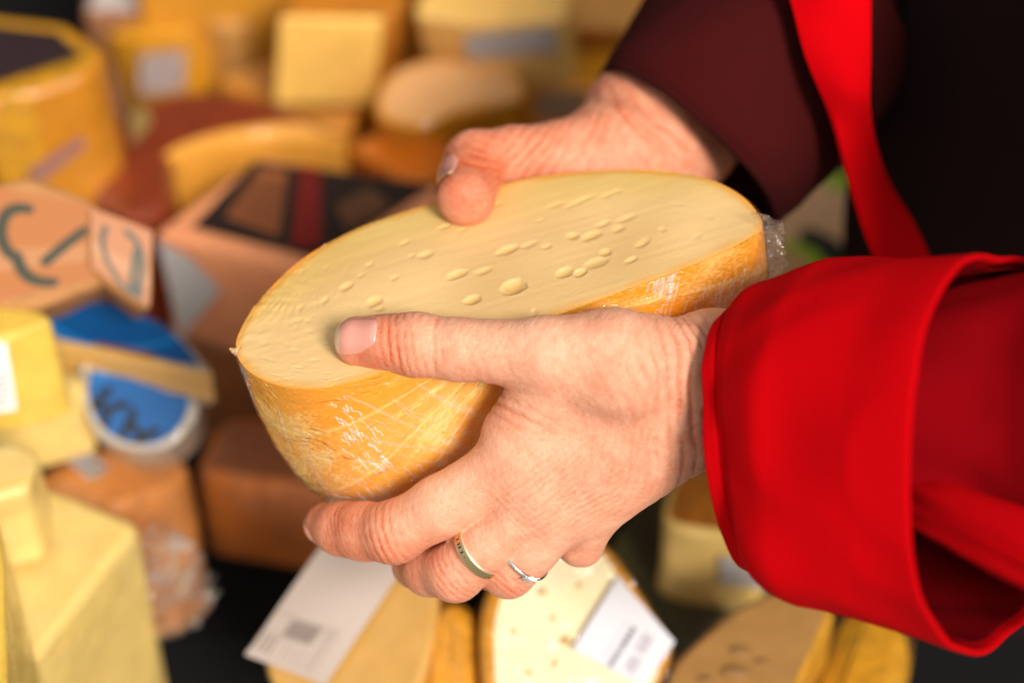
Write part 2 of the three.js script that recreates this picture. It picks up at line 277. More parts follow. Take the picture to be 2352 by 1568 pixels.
  const rind = gridGeo(220, 110, (f, s) => { const p = cheeseAt(f, s), e = 0.4 * noise(p.x / 14, p.y / 14, p.z / 14); return p.addScaledVector(p.clone().sub(CC).normalize(), e * Math.sin(f * Math.PI)).applyMatrix4(M_FRAME); }, (f, s) => [f, s]);
  part('rind', rind, phys({ map: T_RIND, roughness: 0.5, clearcoat: 0.3, clearcoatRoughness: 0.35 }), held);
  // cling film over the rind, with stretched folds, and a loose gather at the right end
  const film = gridGeo(640, 240, (f, s) => {
    const p = cheeseAt(f, s), out = p.clone().sub(CC.clone().addScaledVector(ct, (s < 0.5 ? 1 : -1) * 8)).normalize();
    const tail = sstep(0.16, 0.02, f) * sstep(0.3, 0.5, s) * sstep(0.86, 0.62, s);
    const fan = noise(f * 70 + 5 * noise(s * 3, f * 9), s * 3, 1), fan2 = noise(f * 24 + s * 10, s * 18 - f * 14, 3), loc = sstep(-0.15, 0.4, noise(f * 7, s * 6, 9));
    const w = (Math.max(0, 1 - Math.abs(fan) * 4.2) * 0.55 + Math.max(0, 1 - Math.abs(fan2) * 4) * 0.22) * (0.03 + 0.5 * loc + 0.4 * sstep(0.3, 0.05, f) * sstep(0.4, 0.7, s)) * Math.sin(Math.PI * clamp(f * 1.02, 0.03, 0.97)) ** 0.4;
    const tw = tail * (8.5 + 2.6 * noise(f * 60, s * 40, 2) + 1.2 * noise(f * 20, s * 100, 7));
    return p.addScaledVector(out, 0.55 + w * 1.5).applyMatrix4(M_FRAME);
  }, (f, s) => [f * 0.3, s * 0.15]);
  const look = []; for (let j = 80; j <= 200; j++) for (let i = 0; i <= 640; i++) { const p = cheeseAt(i / 640, j / 200), e1 = cheeseAt(i / 640 + 0.002, j / 200).sub(p), e2 = cheeseAt(i / 640, Math.min(0.999, j / 200 + 0.004)).sub(p), nn = V(0, 0, 0).crossVectors(e1, e2); if (nn.dot(p.clone().sub(CC)) < 0) nn.negate(); if (nn.normalize().dot(camO.clone().sub(p).normalize()) < 0.12) continue; const k = 683 / (683 - p.z) * S; look.push([1176 + p.x * k, 784 - p.y * k, i / 640, j / 200]); }
  const find = (x, y) => { let b = 1e9, q; for (const e of look) { const d = (e[0] - x) ** 2 + (e[1] - y) ** 2; if (d < b) { b = d; q = e; } } let W = 0, a = 0, c = 0; for (const e of look) { const d = (e[0] - x) ** 2 + (e[1] - y) ** 2; if (d < b + 30 && Math.abs(e[2] - q[2]) < 0.03) { const w = Math.exp(-d / 10); W += w; a += w * e[2]; c += w * e[3]; } } return W > 1e-9 ? [a / W * 2048, (1 - c / W) * 1024] : [q[2] * 2048, (1 - q[3]) * 1024]; };
  const creaseGlints = canvasTex(2048, 1024, (c, w, h) => {  // white strokes painted into the film: its creases and their glints
    const r = mulberry(5); c.fillStyle = '#fff'; c.fillRect(0, 0, w, h); c.lineCap = 'round';
    const line = (x0, y0, x1, y1, wd, a, wob = 4) => { c.strokeStyle = `rgba(0,0,0,${a * 0.62})`; c.lineWidth = wd; c.beginPath(); for (let i = 0; i <= 6; i++) { const t = i / 6, [u, v] = find(x0 + (x1 - x0) * t + (r() - 0.5) * wob, y0 + (y1 - y0) * t + (r() - 0.5) * wob); i ? c.lineTo(u, v) : c.moveTo(u, v); } c.stroke(); };
    for (let i = 0; i < 60; i++) { const t = r(), x = 785 + 95 * t + (r() - 0.5) * (60 + 60 * t), y = 925 + 200 * t + (r() - 0.5) * 70, l = 12 + 45 * r() * r(), a = 0.75 + 0.5 * (r() - 0.5); line(x, y, x + l * Math.cos(a), y + l * Math.sin(a), 1.5 + 3 * r() * r(), 0.35 + 0.6 * r(), 3); }
    for (let i = 0; i < 46; i++) { const x = 1480 + 265 * r(), y = 735 - (x - 1480) * 0.42 + (r() - 0.4) * 60, l = 20 + 75 * r(); line(x, y, x - l * 0.22, y + l, 1.2 + 2.2 * r() * r(), 0.3 + 0.55 * r(), 3); }
    for (let i = 0; i < 26; i++) { const x = 1490 + 70 * r(), y = 615 + 45 * r(), l = 20 + 30 * r(); line(x, y, x - l * 0.3, y + l, 2 + 4 * r(), 0.35, 2); }
    for (const [x0, y0, x1, y1] of [[800, 905, 1090, 1035], [960, 880, 1100, 955], [870, 1010, 1060, 1040], [1360, 690, 1560, 740], [700, 1010, 760, 1150], [640, 930, 690, 1090]]) line(x0, y0, x1, y1, 5, 0.2, 3);
    for (let i = 0; i < 60; i++) { const t = r(), x = 1000 + 85 * r(), y = 890 + 210 * t, l = 14 + 24 * r(); line(x, y, x + l, y - l * 0.8, 1.3, 0.3, 1); }
    for (let i = 0; i < 60; i++) { const x = 600 + 200 * r(), y = 900 + (x - 600) * 0.6 + 170 * r(), l = 18 + 40 * r(); line(x, y, x + 6 * (r() - 0.3), y + l, 1.2, 0.22, 2); }
    for (let i = 0; i < 50; i++) { const x = 620 + 440 * r(), y = 900 + (x < 800 ? (x - 560) * 0.5 : 0) + 190 * r(), l = 30 + 80 * r(), a = 0.5 + 0.9 * (r() - 0.5) + (x < 720 ? 0.7 : 0); line(x, y, x + l * Math.cos(a), y + l * Math.sin(a), 1 + 1.6 * r(), 0.12 + 0.22 * r(), 4); }
    for (let i = 0; i < 14; i++) { const x = 770 + 110 * r(), y = 1148 + 20 * r(), l = 8 + 22 * r(); line(x, y, x + l, y + 4 * r(), 3, 0.7, 2); }
  });
  creaseGlints.wrapS = creaseGlints.wrapT = THREE.RepeatWrapping; creaseGlints.colorSpace = THREE.NoColorSpace; creaseGlints.repeat.set(1 / 0.3, 1 / 0.15); 
  part('cling_film', film, phys({ color: rgb(0.95, 0.95, 0.95), transmissionMap: creaseGlints, transmission: 1, thickness: 0, roughness: 0.07, ior: 1.5, bumpMap: scaled(T_FILM, 0.05), bumpScale: 0.0007 }), held);
  { // loose film gathered beyond the right end
    const edge = new THREE.CatmullRomCurve3([[1738, 488, 0], [1752, 512, 0], [1756, 560, -2], [1748, 625, -5], [1700, 700, -8]].map(([a, b, dz]) => Q(a, b, onCut(1748, 505).z + dz)));
    const gth = gridGeo(90, 110, (s, t) => { const p = edge.getPoint(t), a = (s - 0.5) * Math.PI, B = 8.2 * Math.pow(Math.sin(Math.PI * clamp(t * 0.96 + 0.02, 0, 1)), 0.55); const cr = 1 + 0.22 * noise(s * 7, t * 9, 3) + 0.13 * (1 - 2 * Math.abs(noise(s * 16 + t * 5, t * 22, 8)));
      return p.add(V(-3 + Math.cos(a) * (B + 2) * cr, 1.2 * noise(s * 9, t * 14, 5), -3 + Math.sin(a) * 9 * cr)).applyMatrix4(M_FRAME); }, (s, t) => [s * 0.02, t * 0.03]);
    part('film_gather', gth, phys({ color: rgb(0.97, 0.95, 0.92), transmission: 0.97, thickness: 0, roughness: 0.06, ior: 1.5, bumpMap: scaled(T_FILM, 0.02), bumpScale: 0.0006 }), held);
  }
  // a twisted tip of film at the left end of the cut
  const tip0 = onCut(541, 803), tg = gridGeo(10, 14, (s, t) => { const a = s * Math.PI * 2, r = lerp(2.4, 0.25, t) * (1 + 0.4 * noise(s * 9, t * 6, 4)); return tip0.clone().add(V(1.6 - 3.6 * t, -1.0 + 1.2 * t + 0.5 * noise(t * 5, 1), 1.5)).addScaledVector(V(0.25, 0.9, 0.2), Math.cos(a) * r).addScaledVector(V(0, -0.2, 1), Math.sin(a) * r).applyMatrix4(M_FRAME); });
  part('film_tip', tg, phys({ color: rgb(0.95, 0.75, 0.45), transmission: 0.6, thickness: 0, roughness: 0.3 }), held);
}

// ------------------------------------------------------------------ the person: hands, sleeves, apron
const personBase = V(0.42, 0, -0.62);
const person = thing('person', 'market seller in red jacket and dark apron holding half a cheese with both hands', 'person', personBase);
const T_SKIN = tex(512, 512, (u, v) => {                  // fine criss-cross lines of the skin
  let h = 0.55; for (const [f, s, sk] of [[44, 31, 0.5], [52, 32, -0.6], [70, 33, 0.1]]) { const n = pnoise(u * f + sk * v * f * 0 + 0.6 * pnoise(u * 9, v * 9, 9, s), v * f, f, s); h -= 0.18 * Math.max(0, 1 - Math.abs(n) * 4.5); }
  return h + 0.12 * pnoise(u * 20, v * 20, 20, 35);
});
const T_SKINC = tex(512, 512, (u, v) => {
  let k = 0; for (const [f, s] of [[30, 51], [46, 52]]) k += 0.5 * Math.max(0, 1 - Math.abs(pnoise(u * f + 0.9 * pnoise(u * 8, v * 8, 8, s), v * f * 0.5, f, s)) * 4);
  const m = pnoise(u * 7, v * 7, 7, 55) * 0.5 + pnoise(u * 22, v * 22, 22, 56) * 0.5, d = 0.15 * k + 0.1 * m; return [1 - d * 0.5, 0.96 - d * 1.1, 0.95 - d * 1.35];
});
const M_SKIN = phys({ vertexColors: true, roughness: 0.48, specularIntensity: 0.7, sheen: 0.25, sheenColor: rgb(1, 0.55, 0.45), sheenRoughness: 0.5, map: scaled(T_SKINC, 0.03), bumpMap: scaled(T_SKIN, 0.026), bumpScale: 0.0004 });
const M_NAIL = phys({ vertexColors: true, roughness: 0.28, clearcoat: 0.5, clearcoatRoughness: 0.2 });

// near (left) hand
const nThumb = chain([[Q(1530, 838, 30), 15.5], [Q(1410, 815, 33), 15], [Q(1250, 812, 34), 12.2], [Q(1060, 803, 27), 10.2], [Q(955, 791, 24), 10.6], [Q(890, 787, 22), 9.3], [Q(824, 784, 19.5), 8.6]]);
const nIndex = chain([[Q(1190, 1062, 16), 12.2], [Q(1010, 1165, 11), 10.6], [Q(905, 1222, 6), 10.6], [Q(835, 1219, -3), 9.9], [Q(785, 1214, -10), 9.2], [Q(748, 1203, -17), 7.6]]);
const nMiddle = chain([[Q(1235, 1135, 17), 11], [Q(1120, 1250, 11), 9.6], [Q(1045, 1312, 4), 10], [Q(985, 1308, -7), 8.8], [Q(958, 1296, -17), 8.3], [Q(955, 1250, -30), 7.3]]);
const nRing = chain([[Q(1300, 1175, 15), 10.2], [Q(1220, 1260, 10), 8.8], [Q(1168, 1311, 5), 9.1], [Q(1135, 1300, -8), 8], [Q(1120, 1285, -16), 7.6], [Q(1110, 1240, -28), 6.8]]);
const nLittle = chain([[Q(1372, 1150, 11), 9], [Q(1345, 1215, 6), 7.8], [Q(1332, 1247, 1), 7.8], [Q(1310, 1235, -10), 7], [Q(1290, 1200, -22), 6]]);
const nPalm = [cap(Q(1650, 842, 15), 15.5, Q(1440, 850, 32), 15.5), cap(Q(1440, 850, 34), 15, Q(1300, 840, 32), 12), cap(Q(1620, 880, 18), 17, Q(1190, 1062, 16), 12.4), cap(Q(1610, 905, 23), 16, Q(1245, 1120, 16), 12), cap(Q(1600, 935, 22), 15, Q(1305, 1150, 13), 11.5), cap(Q(1575, 975, 20), 12, Q(1372, 1145, 10), 10.3),
  cap(Q(1330, 890, 24), 10, Q(1230, 985, 18), 10), cap(Q(1230, 900, 26), 8, Q(1180, 985, 18), 8), cap(Q(1420, 1000, 14), 16, Q(1330, 1080, 8), 13),
  cap(Q(1650, 825, 14), 15, Q(1800, 850, 10), 18), cap(Q(1615, 960, 16), 12.5, Q(1800, 985, 8), 17), cap(Q(1640, 890, 12), 18, Q(1800, 920, 8), 21)];
const nearField = handField(nPalm, [nThumb, nIndex, nMiddle, nRing, nLittle], 10, 6, 1.4);
const Z = (px, py, z, dx, dy, dz, half, rad, wl, amp, o = {}) => ({ p: Q(px, py, z), d: V(dx, dy, dz).normalize(), half, rad, wl, amp, warp: 1.6, seed: px * 0.37, ...o });
const nearZones = [
  Z(915, 785, 32, 1, 0.1, 0.1, 6.5, 15, 2.7, 0.5, { red: 1.1 }), Z(1000, 790, 30, 1, 0, 0.1, 5, 13, 3.2, 0.45, { red: 0.5 }),
  Z(880, 1235, 12, 1, 0.25, 0.3, 8, 14, 2.8, 0.3), Z(775, 1205, 0, 1, 0.3, 0.5, 5, 9, 1.8, 0.25), Z(1040, 1330, 12, 0.8, 0.6, 0.3, 6, 11, 2.4, 0.42), Z(1165, 1330, 12, 0.7, 0.7, 0.3, 5, 9, 2.2, 0.32),
  Z(1570, 880, 32, 1, 0.14, -0.2, 13, 36, 4.4, 1.25, { warp: 3.0, red: 0.75 }), Z(1440, 850, 46, 1, 0.45, 0, 13, 18, 4.6, 0.3, { warp: 3, red: 0.4 }),
  Z(1260, 1120, 28, 0.55, -0.8, 0, 14, 22, 2.3, 0.2, { warp: 2.6, red: 0.35 }), Z(1340, 1140, 26, 0.5, -0.85, 0, 12, 18, 2.1, 0.22, { warp: 2.6, red: 0.35 }), Z(1190, 1190, 22, 0.7, 0.7, 0, 8, 12, 2, 0.2, { red: 0.4 }), Z(1440, 1060, 32, 0.8, -0.2, 0, 18, 22, 3, 0.16, { warp: 4, red: 0.25 }),
  Z(1190, 950, 26, 0.5, 0.9, 0, 5, 13, 3.6, 0.9, { red: 0.7 }), Z(1090, 850, 34, 1, 0.3, 0, 12, 14, 4, 0.15, { red: 0.2 }),
];
const near2 = skin(nearField, [Q(700, 0).x - 4, Q(0, 1400).y - 4, -44], [100, Q(0, 700).y + 4, 62], 0.72, nearZones, (x, y, z, g) => {
  const q = (px, py, pz, r) => Math.exp(-V(x, y, z).distanceToSquared(Q(px, py, pz)) / (r * r));
  return { red: -0.12 + 0.75 * q(850, 790, 24, 18) + 0.8 * q(760, 1205, -14, 18) + 0.55 * q(880, 1215, 4, 18) + 0.3 * q(1040, 1320, 6, 14) + 0.3 * q(960, 1310, -8, 14) + 0.3 * q(1170, 1310, 4, 13) + 0.25 * q(1320, 1250, 0, 14) + 0.4 * q(1140, 1000, 14, 14) + 0.12 * q(1520, 1000, 30, 30) + 0.18 * sstep(0.2, -0.7, g.y), k: 1 - 0.1 * q(1600, 900, 40, 25) };  // wrist by the cuff darkened as painted shade; downward-facing skin redder
});

// far (right) hand
const fThumb = chain([[Q(1500, 345, -84), 19], [Q(1390, 358, -76), 17], [Q(1290, 362, -64), 14], [Q(1180, 362, -53), 11.6], [Q(1093, 374, -45), 11.8], [Q(1078, 412, -38), 11], [Q(1070, 454, -26.5), 10.8]]);
const fOn = (u, d, w) => CC.clone().addScaledVector(ca, u).addScaledVector(cn, -d).addScaledVector(ct, w);
const fFingers = [[4, 0], [24, 1], [43, 2], [60, 3]].map(([u, i]) => { const r = 9.2 - i * 0.5; return chain([[fOn(u + 22, 22 + i * 6, 64), r + 1], [fOn(u, 50 + i * 6, 60), r], [fOn(u - 12, 78 + i * 3, 50), r * 0.95], [fOn(u - 18, 100 - i, 26), r * 0.85], [fOn(u - 20, 104 - i, 2), r * 0.75]]); });
const fPalm = [cap(Q(1500, 340, -86), 18, Q(1400, 360, -78), 16), cap(fOn(62, 14, 74), 15, fOn(30, 26, 68), 13), cap(fOn(66, 28, 74), 15, fOn(52, 36, 68), 13), cap(fOn(70, 42, 72), 13, fOn(70, 46, 68), 11), cap(Q(1400, 340, -80), 17, Q(1490, 285, -95), 23), cap(Q(1500, 380, -92), 15, Q(1580, 320, -102), 21), cap(Q(1495, 275, -98), 25.5, Q(1680, 70, -118), 29), cap(fOn(60, 18, 70), 13, Q(1520, 370, -92), 17)];
const farField = handField(fPalm, [fThumb, ...fFingers], 10, 7, 1.4);
const farZones = [Z(1085, 375, -36, 0.3, 1, 0.2, 8, 14, 3, 0.5, { red: 0.5 }), Z(1070, 430, -28, 0.2, 1, 0.4, 5, 10, 2.2, 0.3), Z(1220, 345, -45, 1, -0.5, 0.2, 16, 16, 3.8, 0.55, { warp: 3, red: 0.5 }), Z(1350, 340, -58, 1, -0.4, 0.2, 16, 20, 4.6, 0.55, { warp: 3, red: 0.4 }), Z(1470, 290, -72, 0.8, 0.7, 0.2, 9, 26, 6, 1.1, { warp: 2, red: 0.5 }), Z(1560, 330, -70, 0.7, 0.8, 0, 8, 24, 6, 0.8, { warp: 2.5, red: 0.5 })];
const far2 = skin(farField, [-55, -120, -165], [110, 130, -8], 1.0, farZones, (x, y, z) => {
  const q = (px, py, pz, r) => Math.exp(-V(x, y, z).distanceToSquared(Q(px, py, pz)) / (r * r));
  return { red: 0.3 + 0.6 * q(1075, 440, -30, 18) + 0.15 * q(1150, 360, -45, 20), k: 1 };
});
const body = mergeGeometries([near2, far2]); body.applyMatrix4(M_FRAME);
part('body', body, M_SKIN, person, 'bare hands and wrists gripping the cheese');
for (const [f, c, e1, e3, l, w] of [
  [nearField, Q(821, 771, 24), V(-1, -0.02, -0.2), V(-0.12, 0.26, 1), 16, 14],
  [nearField, Q(728, 1212, -18), V(-0.55, 0.55, -0.7), V(-0.8, -0.55, 0.15), 10.5, 10],
  [farField, Q(1046, 428, -33), V(-0.15, -0.65, 0.75), V(-0.55, 0.72, 0.42), 14, 14]]) {
  const g = nail(f, c, e1, null, e3, l, w); g.applyMatrix4(M_FRAME); part('fingernail', g, M_NAIL, person);
}
// rings
const M_GOLD = phys({ color: rgb(0.83, 0.66, 0.36), metalness: 1, roughness: 0.22 }), M_SILVER = phys({ color: rgb(0.82, 0.8, 0.78), metalness: 1, roughness: 0.16 });
function ringFrame(c, d) { d = d.clone().normalize(); const e = V(0, 0, 1).addScaledVector(d, -d.z).normalize(), f = V(0, 0, 0).crossVectors(d, e); return (a, r, s) => c.clone().addScaledVector(e, Math.cos(a) * r).addScaledVector(f, Math.sin(a) * r).addScaledVector(d, s); }
{
  const R = ringFrame(Q(1102, 1261, 10), V(-0.70, -0.52, -0.46));
  const engr = canvasTex(1024, 64, (c, w, h) => { c.fillStyle = '#e8d3a2'; c.fillRect(0, 0, w, h); c.fillStyle = '#3a2c14'; c.font = 'bold 44px serif'; c.fillText('· I H L E T I M O ·', 20, 48); c.fillText('· I H L E T I M O ·', 530, 48); });
  const prof = [[9.9, -1.9], [10.5, -2.1], [10.85, -1.5], [10.95, 0], [10.85, 1.5], [10.5, 2.1], [9.9, 1.9], [9.9, -1.9]];
  const g = gridGeo(96, 7, (s, t) => { const [r, w] = prof[Math.round(t * 7)]; return R(s * Math.PI * 2, r, w).applyMatrix4(M_FRAME); });
  const band = part('finger_ring', g, phys({ color: rgb(0.95, 0.82, 0.56), metalness: 1, roughness: 0.42 }), person, 'wide gold ring with engraved letters on the middle finger');
  const e = gridGeo(96, 2, (s, t) => R(s * Math.PI * 2, 11.0 - 0.02 * Math.abs(t - 0.5), (t - 0.5) * 2.6).applyMatrix4(M_FRAME)); part('engraving', e, phys({ map: engr, metalness: 1, roughness: 0.28 }), band);
  const R2 = ringFrame(Q(1206, 1276, 9), V(-0.62, -0.6, -0.5));
  const g2 = gridGeo(80, 12, (s, t) => { const a = t * Math.PI * 2; return R2(s * Math.PI * 2, 9.5 + Math.cos(a) * 0.75, Math.sin(a) * 0.95).applyMatrix4(M_FRAME); });
  const thin = part('finger_ring', g2, M_SILVER, person, 'thin silver ring with twisted knot on the ring finger');
  for (let k = 0; k < 4; k++) { const a0 = -0.95 + k * 0.1; const g3 = gridGeo(12, 8, (s, t) => { const b = t * Math.PI * 2, rr = 0.5 * Math.sin(Math.PI * clamp(s, 0.04, 0.96)) + 0.12; return R2(a0 + s * 0.28, 10.3 + Math.cos(b) * rr, (s - 0.5) * 3.4 + Math.sin(b) * rr).applyMatrix4(M_FRAME); }); part('twisted_strand', g3, M_SILVER, thin); }
}

// cloth
const T_TWILL = tex(256, 256, (u, v) => 0.5 + 0.4 * Math.sin((u + v * 0.5) * Math.PI * 2 * 32) + 0.1 * pnoise(u * 64, v * 64, 64, 41));
const M_RED = phys({ color: rgb(0.58, 0, 0.003), roughness: 0.95, specularIntensity: 0.12, sheen: 0.15, sheenColor: rgb(1, 0, 0.02), sheenRoughness: 0.4, bumpMap: scaled(T_TWILL, 0.03), bumpScale: 0.00025 });
const M_RED_SHADED = phys({ color: rgb(0.045, 0.0005, 0.001), roughness: 0.95, specularIntensity: 0.4, bumpMap: scaled(T_TWILL, 0.03), bumpScale: 0.00025 });  // jacket red darkened to stand in for shade on the far sleeve
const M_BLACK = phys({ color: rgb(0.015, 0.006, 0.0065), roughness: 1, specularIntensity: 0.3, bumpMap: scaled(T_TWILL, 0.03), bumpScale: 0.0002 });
// a cloth tube: rings [centre, radius up, radius across], folded at its ends; thickness inwards
function clothTube(rings, nA, nL, th, fold, seed) {
  const cs = new THREE.CatmullRomCurve3(rings.map((r) => r[0])), at = (t, k) => { const x = t * (rings.length - 1), i = Math.min(rings.length - 2, Math.floor(x)), w = x - i, s = w * w * (3 - 2 * w); return lerp(rings[i][k], rings[i + 1][k], lerp(w, s, 0.3)); };
  const pt = (s, t, inset) => {
    const c = cs.getPoint(clamp(t, 0, 1)), d = cs.getTangent(clamp(t, 0.001, 0.999)), e = V(0, 1, 0).addScaledVector(d, -d.y).normalize(), f = V(0, 0, 0).crossVectors(d, e), a = s * Math.PI * 2;
    const seam = Math.exp(-(((t - 0.085) / 0.012) ** 2)) * -1.1 + Math.exp(-(((t - 0.05) / 0.03) ** 2)) * 0.35 * noise(a * 6, seed);
    const cz = 1 - 2 * Math.abs(noise(Math.cos(a) * 2.1 + seed * 3, Math.sin(a) * 2.1 + t * 1.5, t * 3.1));
    const box = 1 / Math.pow(Math.abs(Math.cos(a)) ** 2.5 + Math.abs(Math.sin(a)) ** 2.5, 0.4), n = seam + 0.28 * fold * cz * sstep(0.08, 0.2, t) + fold * (noise(Math.cos(a) * 1.6 + seed, Math.sin(a) * 1.6, t * 2.2) * 1.0 + 0.45 * noise(Math.cos(a) * 3.4 + seed, Math.sin(a) * 3.4, t * 5));
    return c.addScaledVector(e, Math.cos(a) * (at(t, 1) * box + n - inset)).addScaledVector(f, Math.sin(a) * (at(t, 2) * box + n - inset));
  };
  const g = gridGeo(nA, nL + 16, (s, u) => {               // outside, round the far hem, back inside
    const L = nL, j = u * (L + 16); let t, inset;
    if (j <= L / 2) { t = j / (L / 2); inset = 0; } else if (j <= L / 2 + 8) { const b = (j - L / 2) / 8 * Math.PI; t = 1 + 0.012 * Math.sin(b); inset = th * (1 - Math.cos(b)) / 2 - 0.9 * Math.sin(b) * 0; } else if (j <= L + 8) { t = 1 - (j - L / 2 - 8) / (L / 2); inset = th; } else { const b = (j - L - 8) / 8 * Math.PI; t = 0; inset = th * (1 + Math.cos(b)) / 2; const p = pt(s, 0, inset), q = pt(s, 0.02, inset); return p.addScaledVector(p.clone().sub(q).normalize(), 1.2 * Math.sin(b)).applyMatrix4(M_FRAME); }
    const p = pt(s, Math.min(t, 1), inset); if (t > 1) { const q = pt(s, 0.98, inset); p.addScaledVector(p.clone().sub(q).normalize(), (t - 1) * 150); } return p.applyMatrix4(M_FRAME);
  }, (s, u) => [s * 0.3, u * 0.3]);
  return g;
}
// near sleeve: turned-back cuff flaring to the right, sleeve inside it
part('cuff', clothTube([[Q(1712, 1012, 24), 43, 38], [Q(1786, 1006, 29), 50, 43], [Q(1910, 1008, 40), 56.5, 52], [Q(2090, 1018, 56), 59, 57], [Q(2268, 1032, 72), 63, 60]], 160, 120, 2.4, 3.2, 3), M_RED, person, 'bright red turned-back cuff of the near sleeve');
part('cuff_inside_shade', clothTube([[Q(1730, 1011, 25), 41, 36], [Q(1786, 1006, 29), 46, 39], [Q(1910, 1008, 40), 52.5, 48], [Q(2090, 1018, 56), 55, 53], [Q(2254, 1031, 71), 59, 56]], 120, 60, 0.8, 3.2, 3), phys({ color: rgb(0.16, 0, 0.002), roughness: 0.95, specularIntensity: 0.1 }), person, 'inside of the near cuff, its red darkened as painted shade');  // added inner tube; its dark red stands in for shade inside the cuff
part('sleeve', clothTube([[Q(1730, 960, 22), 31, 30], [Q(1900, 965, 34), 34, 32], [Q(2150, 930, 48), 36, 33], [Q(2400, 930, 62), 42, 38], [Q(2900, 980, 110), 52, 50]], 120, 90, 2, 4, 9), phys({ color: rgb(0.26, 0, 0.003), roughness: 0.95, specularIntensity: 0.15, bumpMap: scaled(T_TWILL, 0.03), bumpScale: 0.00025 }), person, 'inner sleeve inside the near cuff, its red darkened as painted shade');  // sleeve red darkened in place of the shade behind the cuff rim
part('sleeve', clothTube([[Q(2900, 980, 110), 52, 50], [Q(3150, 500, 110), 62, 60], [Q(3300, -300, 60), 75, 72], [Q(3200, -1300, -20), 95, 90]], 60, 60, 2, 5, 29), M_RED, person);  // upper arm out of view, added to block light from the right
part('sleeve_fold', clothTube([[Q(2060, 1105, 62), 7, 7], [Q(2180, 1170, 74), 11, 10], [Q(2380, 1265, 88), 13, 12], [Q(2700, 1400, 110), 14, 13]], 60, 60, 1.5, 2, 13), M_RED, person);
// far sleeve, in jacket red with its shade put into the colour
part('cuff', clothTube([[Q(1578, 345, -100), 47, 44], [Q(1636, 278, -102), 49, 46], [Q(1725, 170, -112), 51, 48], [Q(1810, 45, -130), 53, 50]], 120, 90, 2.4, 2.4, 15), M_RED_SHADED, person, 'turned-back cuff of the far red sleeve, darkened with painted shade');
part('sleeve', clothTube([[Q(1640, 270, -104), 40, 38], [Q(1800, 60, -130), 48, 46], [Q(2050, -250, -230), 55, 55]], 80, 50, 2, 3, 21), M_RED_SHADED, person);
// torso in black and the red front edge of the apron
{
  const g = gridGeo(60, 70, (s, t) => {
    const a = lerp(-2.5, 2.2, s), y = lerp(-420, 520, t), k = 1 + 0.1 * Math.sin(t * 5);
    const c = Q(2480, 500, -195), px = c.x - Math.cos(a) * (95 + 8 * noise(a * 2, t * 6, 3)) * k, pz = -195 + Math.sin(a) * 108;
    const lean = V(0, Math.cos(PITCH), Math.sin(PITCH)), p = V(px, c.y, pz).addScaledVector(lean, y); return p.applyMatrix4(M_FRAME);
  }, (s, t) => [s * 0.5, t * 0.6]);
  part('jacket', g, M_BLACK, person, 'black front of the garment');
  const Lp = [[1790, -60], [1815, 0], [1850, 130], [1905, 265], [1942, 400], [1985, 540], [2008, 600], [2030, 700]], Rp = [[2006, -60], [2003, 0], [2002, 130], [2002, 265], [2036, 400], [2105, 520], [2140, 600], [2165, 700]];
  const curve = (A) => new THREE.CatmullRomCurve3(A.map(([x, y]) => V(x, y, 0))); const LC = curve(Lp), RC = curve(Rp);
  const strip = gridGeo(60, 120, (s0, t) => {
    const fw = s0 < 0.5 ? s0 * 2 : 2 - s0 * 2, back = s0 > 0.5, s = fw, l = LC.getPoint(t), r = RC.getPoint(t);
    const tw = sstep(0.36, 0.6, t), z = -48 - t * 8 + lerp(6 * Math.sin(s * 2.6), -42 * s, tw) + 1.6 * noise(s * 2, t * 9, 5) + 6 * sstep(0.10, 0, s) * tw * -1 - (back ? 2.2 : 0);
    return Q(lerp(l.x, r.x, s), lerp(l.y, r.y, s), z).applyMatrix4(M_FRAME);
  }, (s, t) => [s * 0.06, t * 0.12]);
  part('apron', strip, M_RED, person, 'bright red front edge of the apron');
}

// ------------------------------------------------------------------ cheeses on the counter
const paste = (r, g, b, o = {}) => phys({ color: rgb(r, r * (g / r) ** 1.5, r * (b / r) ** 1.45), map: scaled(T_PASTE_C, 0.06), roughness: 0.5, clearcoat: 0.25, clearcoatRoughness: 0.3, bumpMap: scaled(T_PASTE, 0.04), bumpScale: 0.0002, ...o });
const rindM = (r, g, b, o = {}) => phys({ color: rgb(r, r * (g / r) ** 1.15, r * (b / r) ** 1.2), map: scaled(T_MOTTLE, 0.05), roughness: 0.6, clearcoat: 0.2, clearcoatRoughness: 0.35, bumpMap: scaled(T_PASTE, 0.03), bumpScale: 0.001, ...o });
const M_WRAP = phys({ color: rgb(1, 1, 1), transmission: 1, thickness: 0, roughness: 0.1, ior: 1.5, bumpMap: scaled(T_FILM, 0.09), bumpScale: 0.0008 });
const paper = (r, g, b) => phys({ color: rgb(r, g, b), roughness: 0.7, bumpMap: scaled(T_FILM, 0.1), bumpScale: 0.001 });
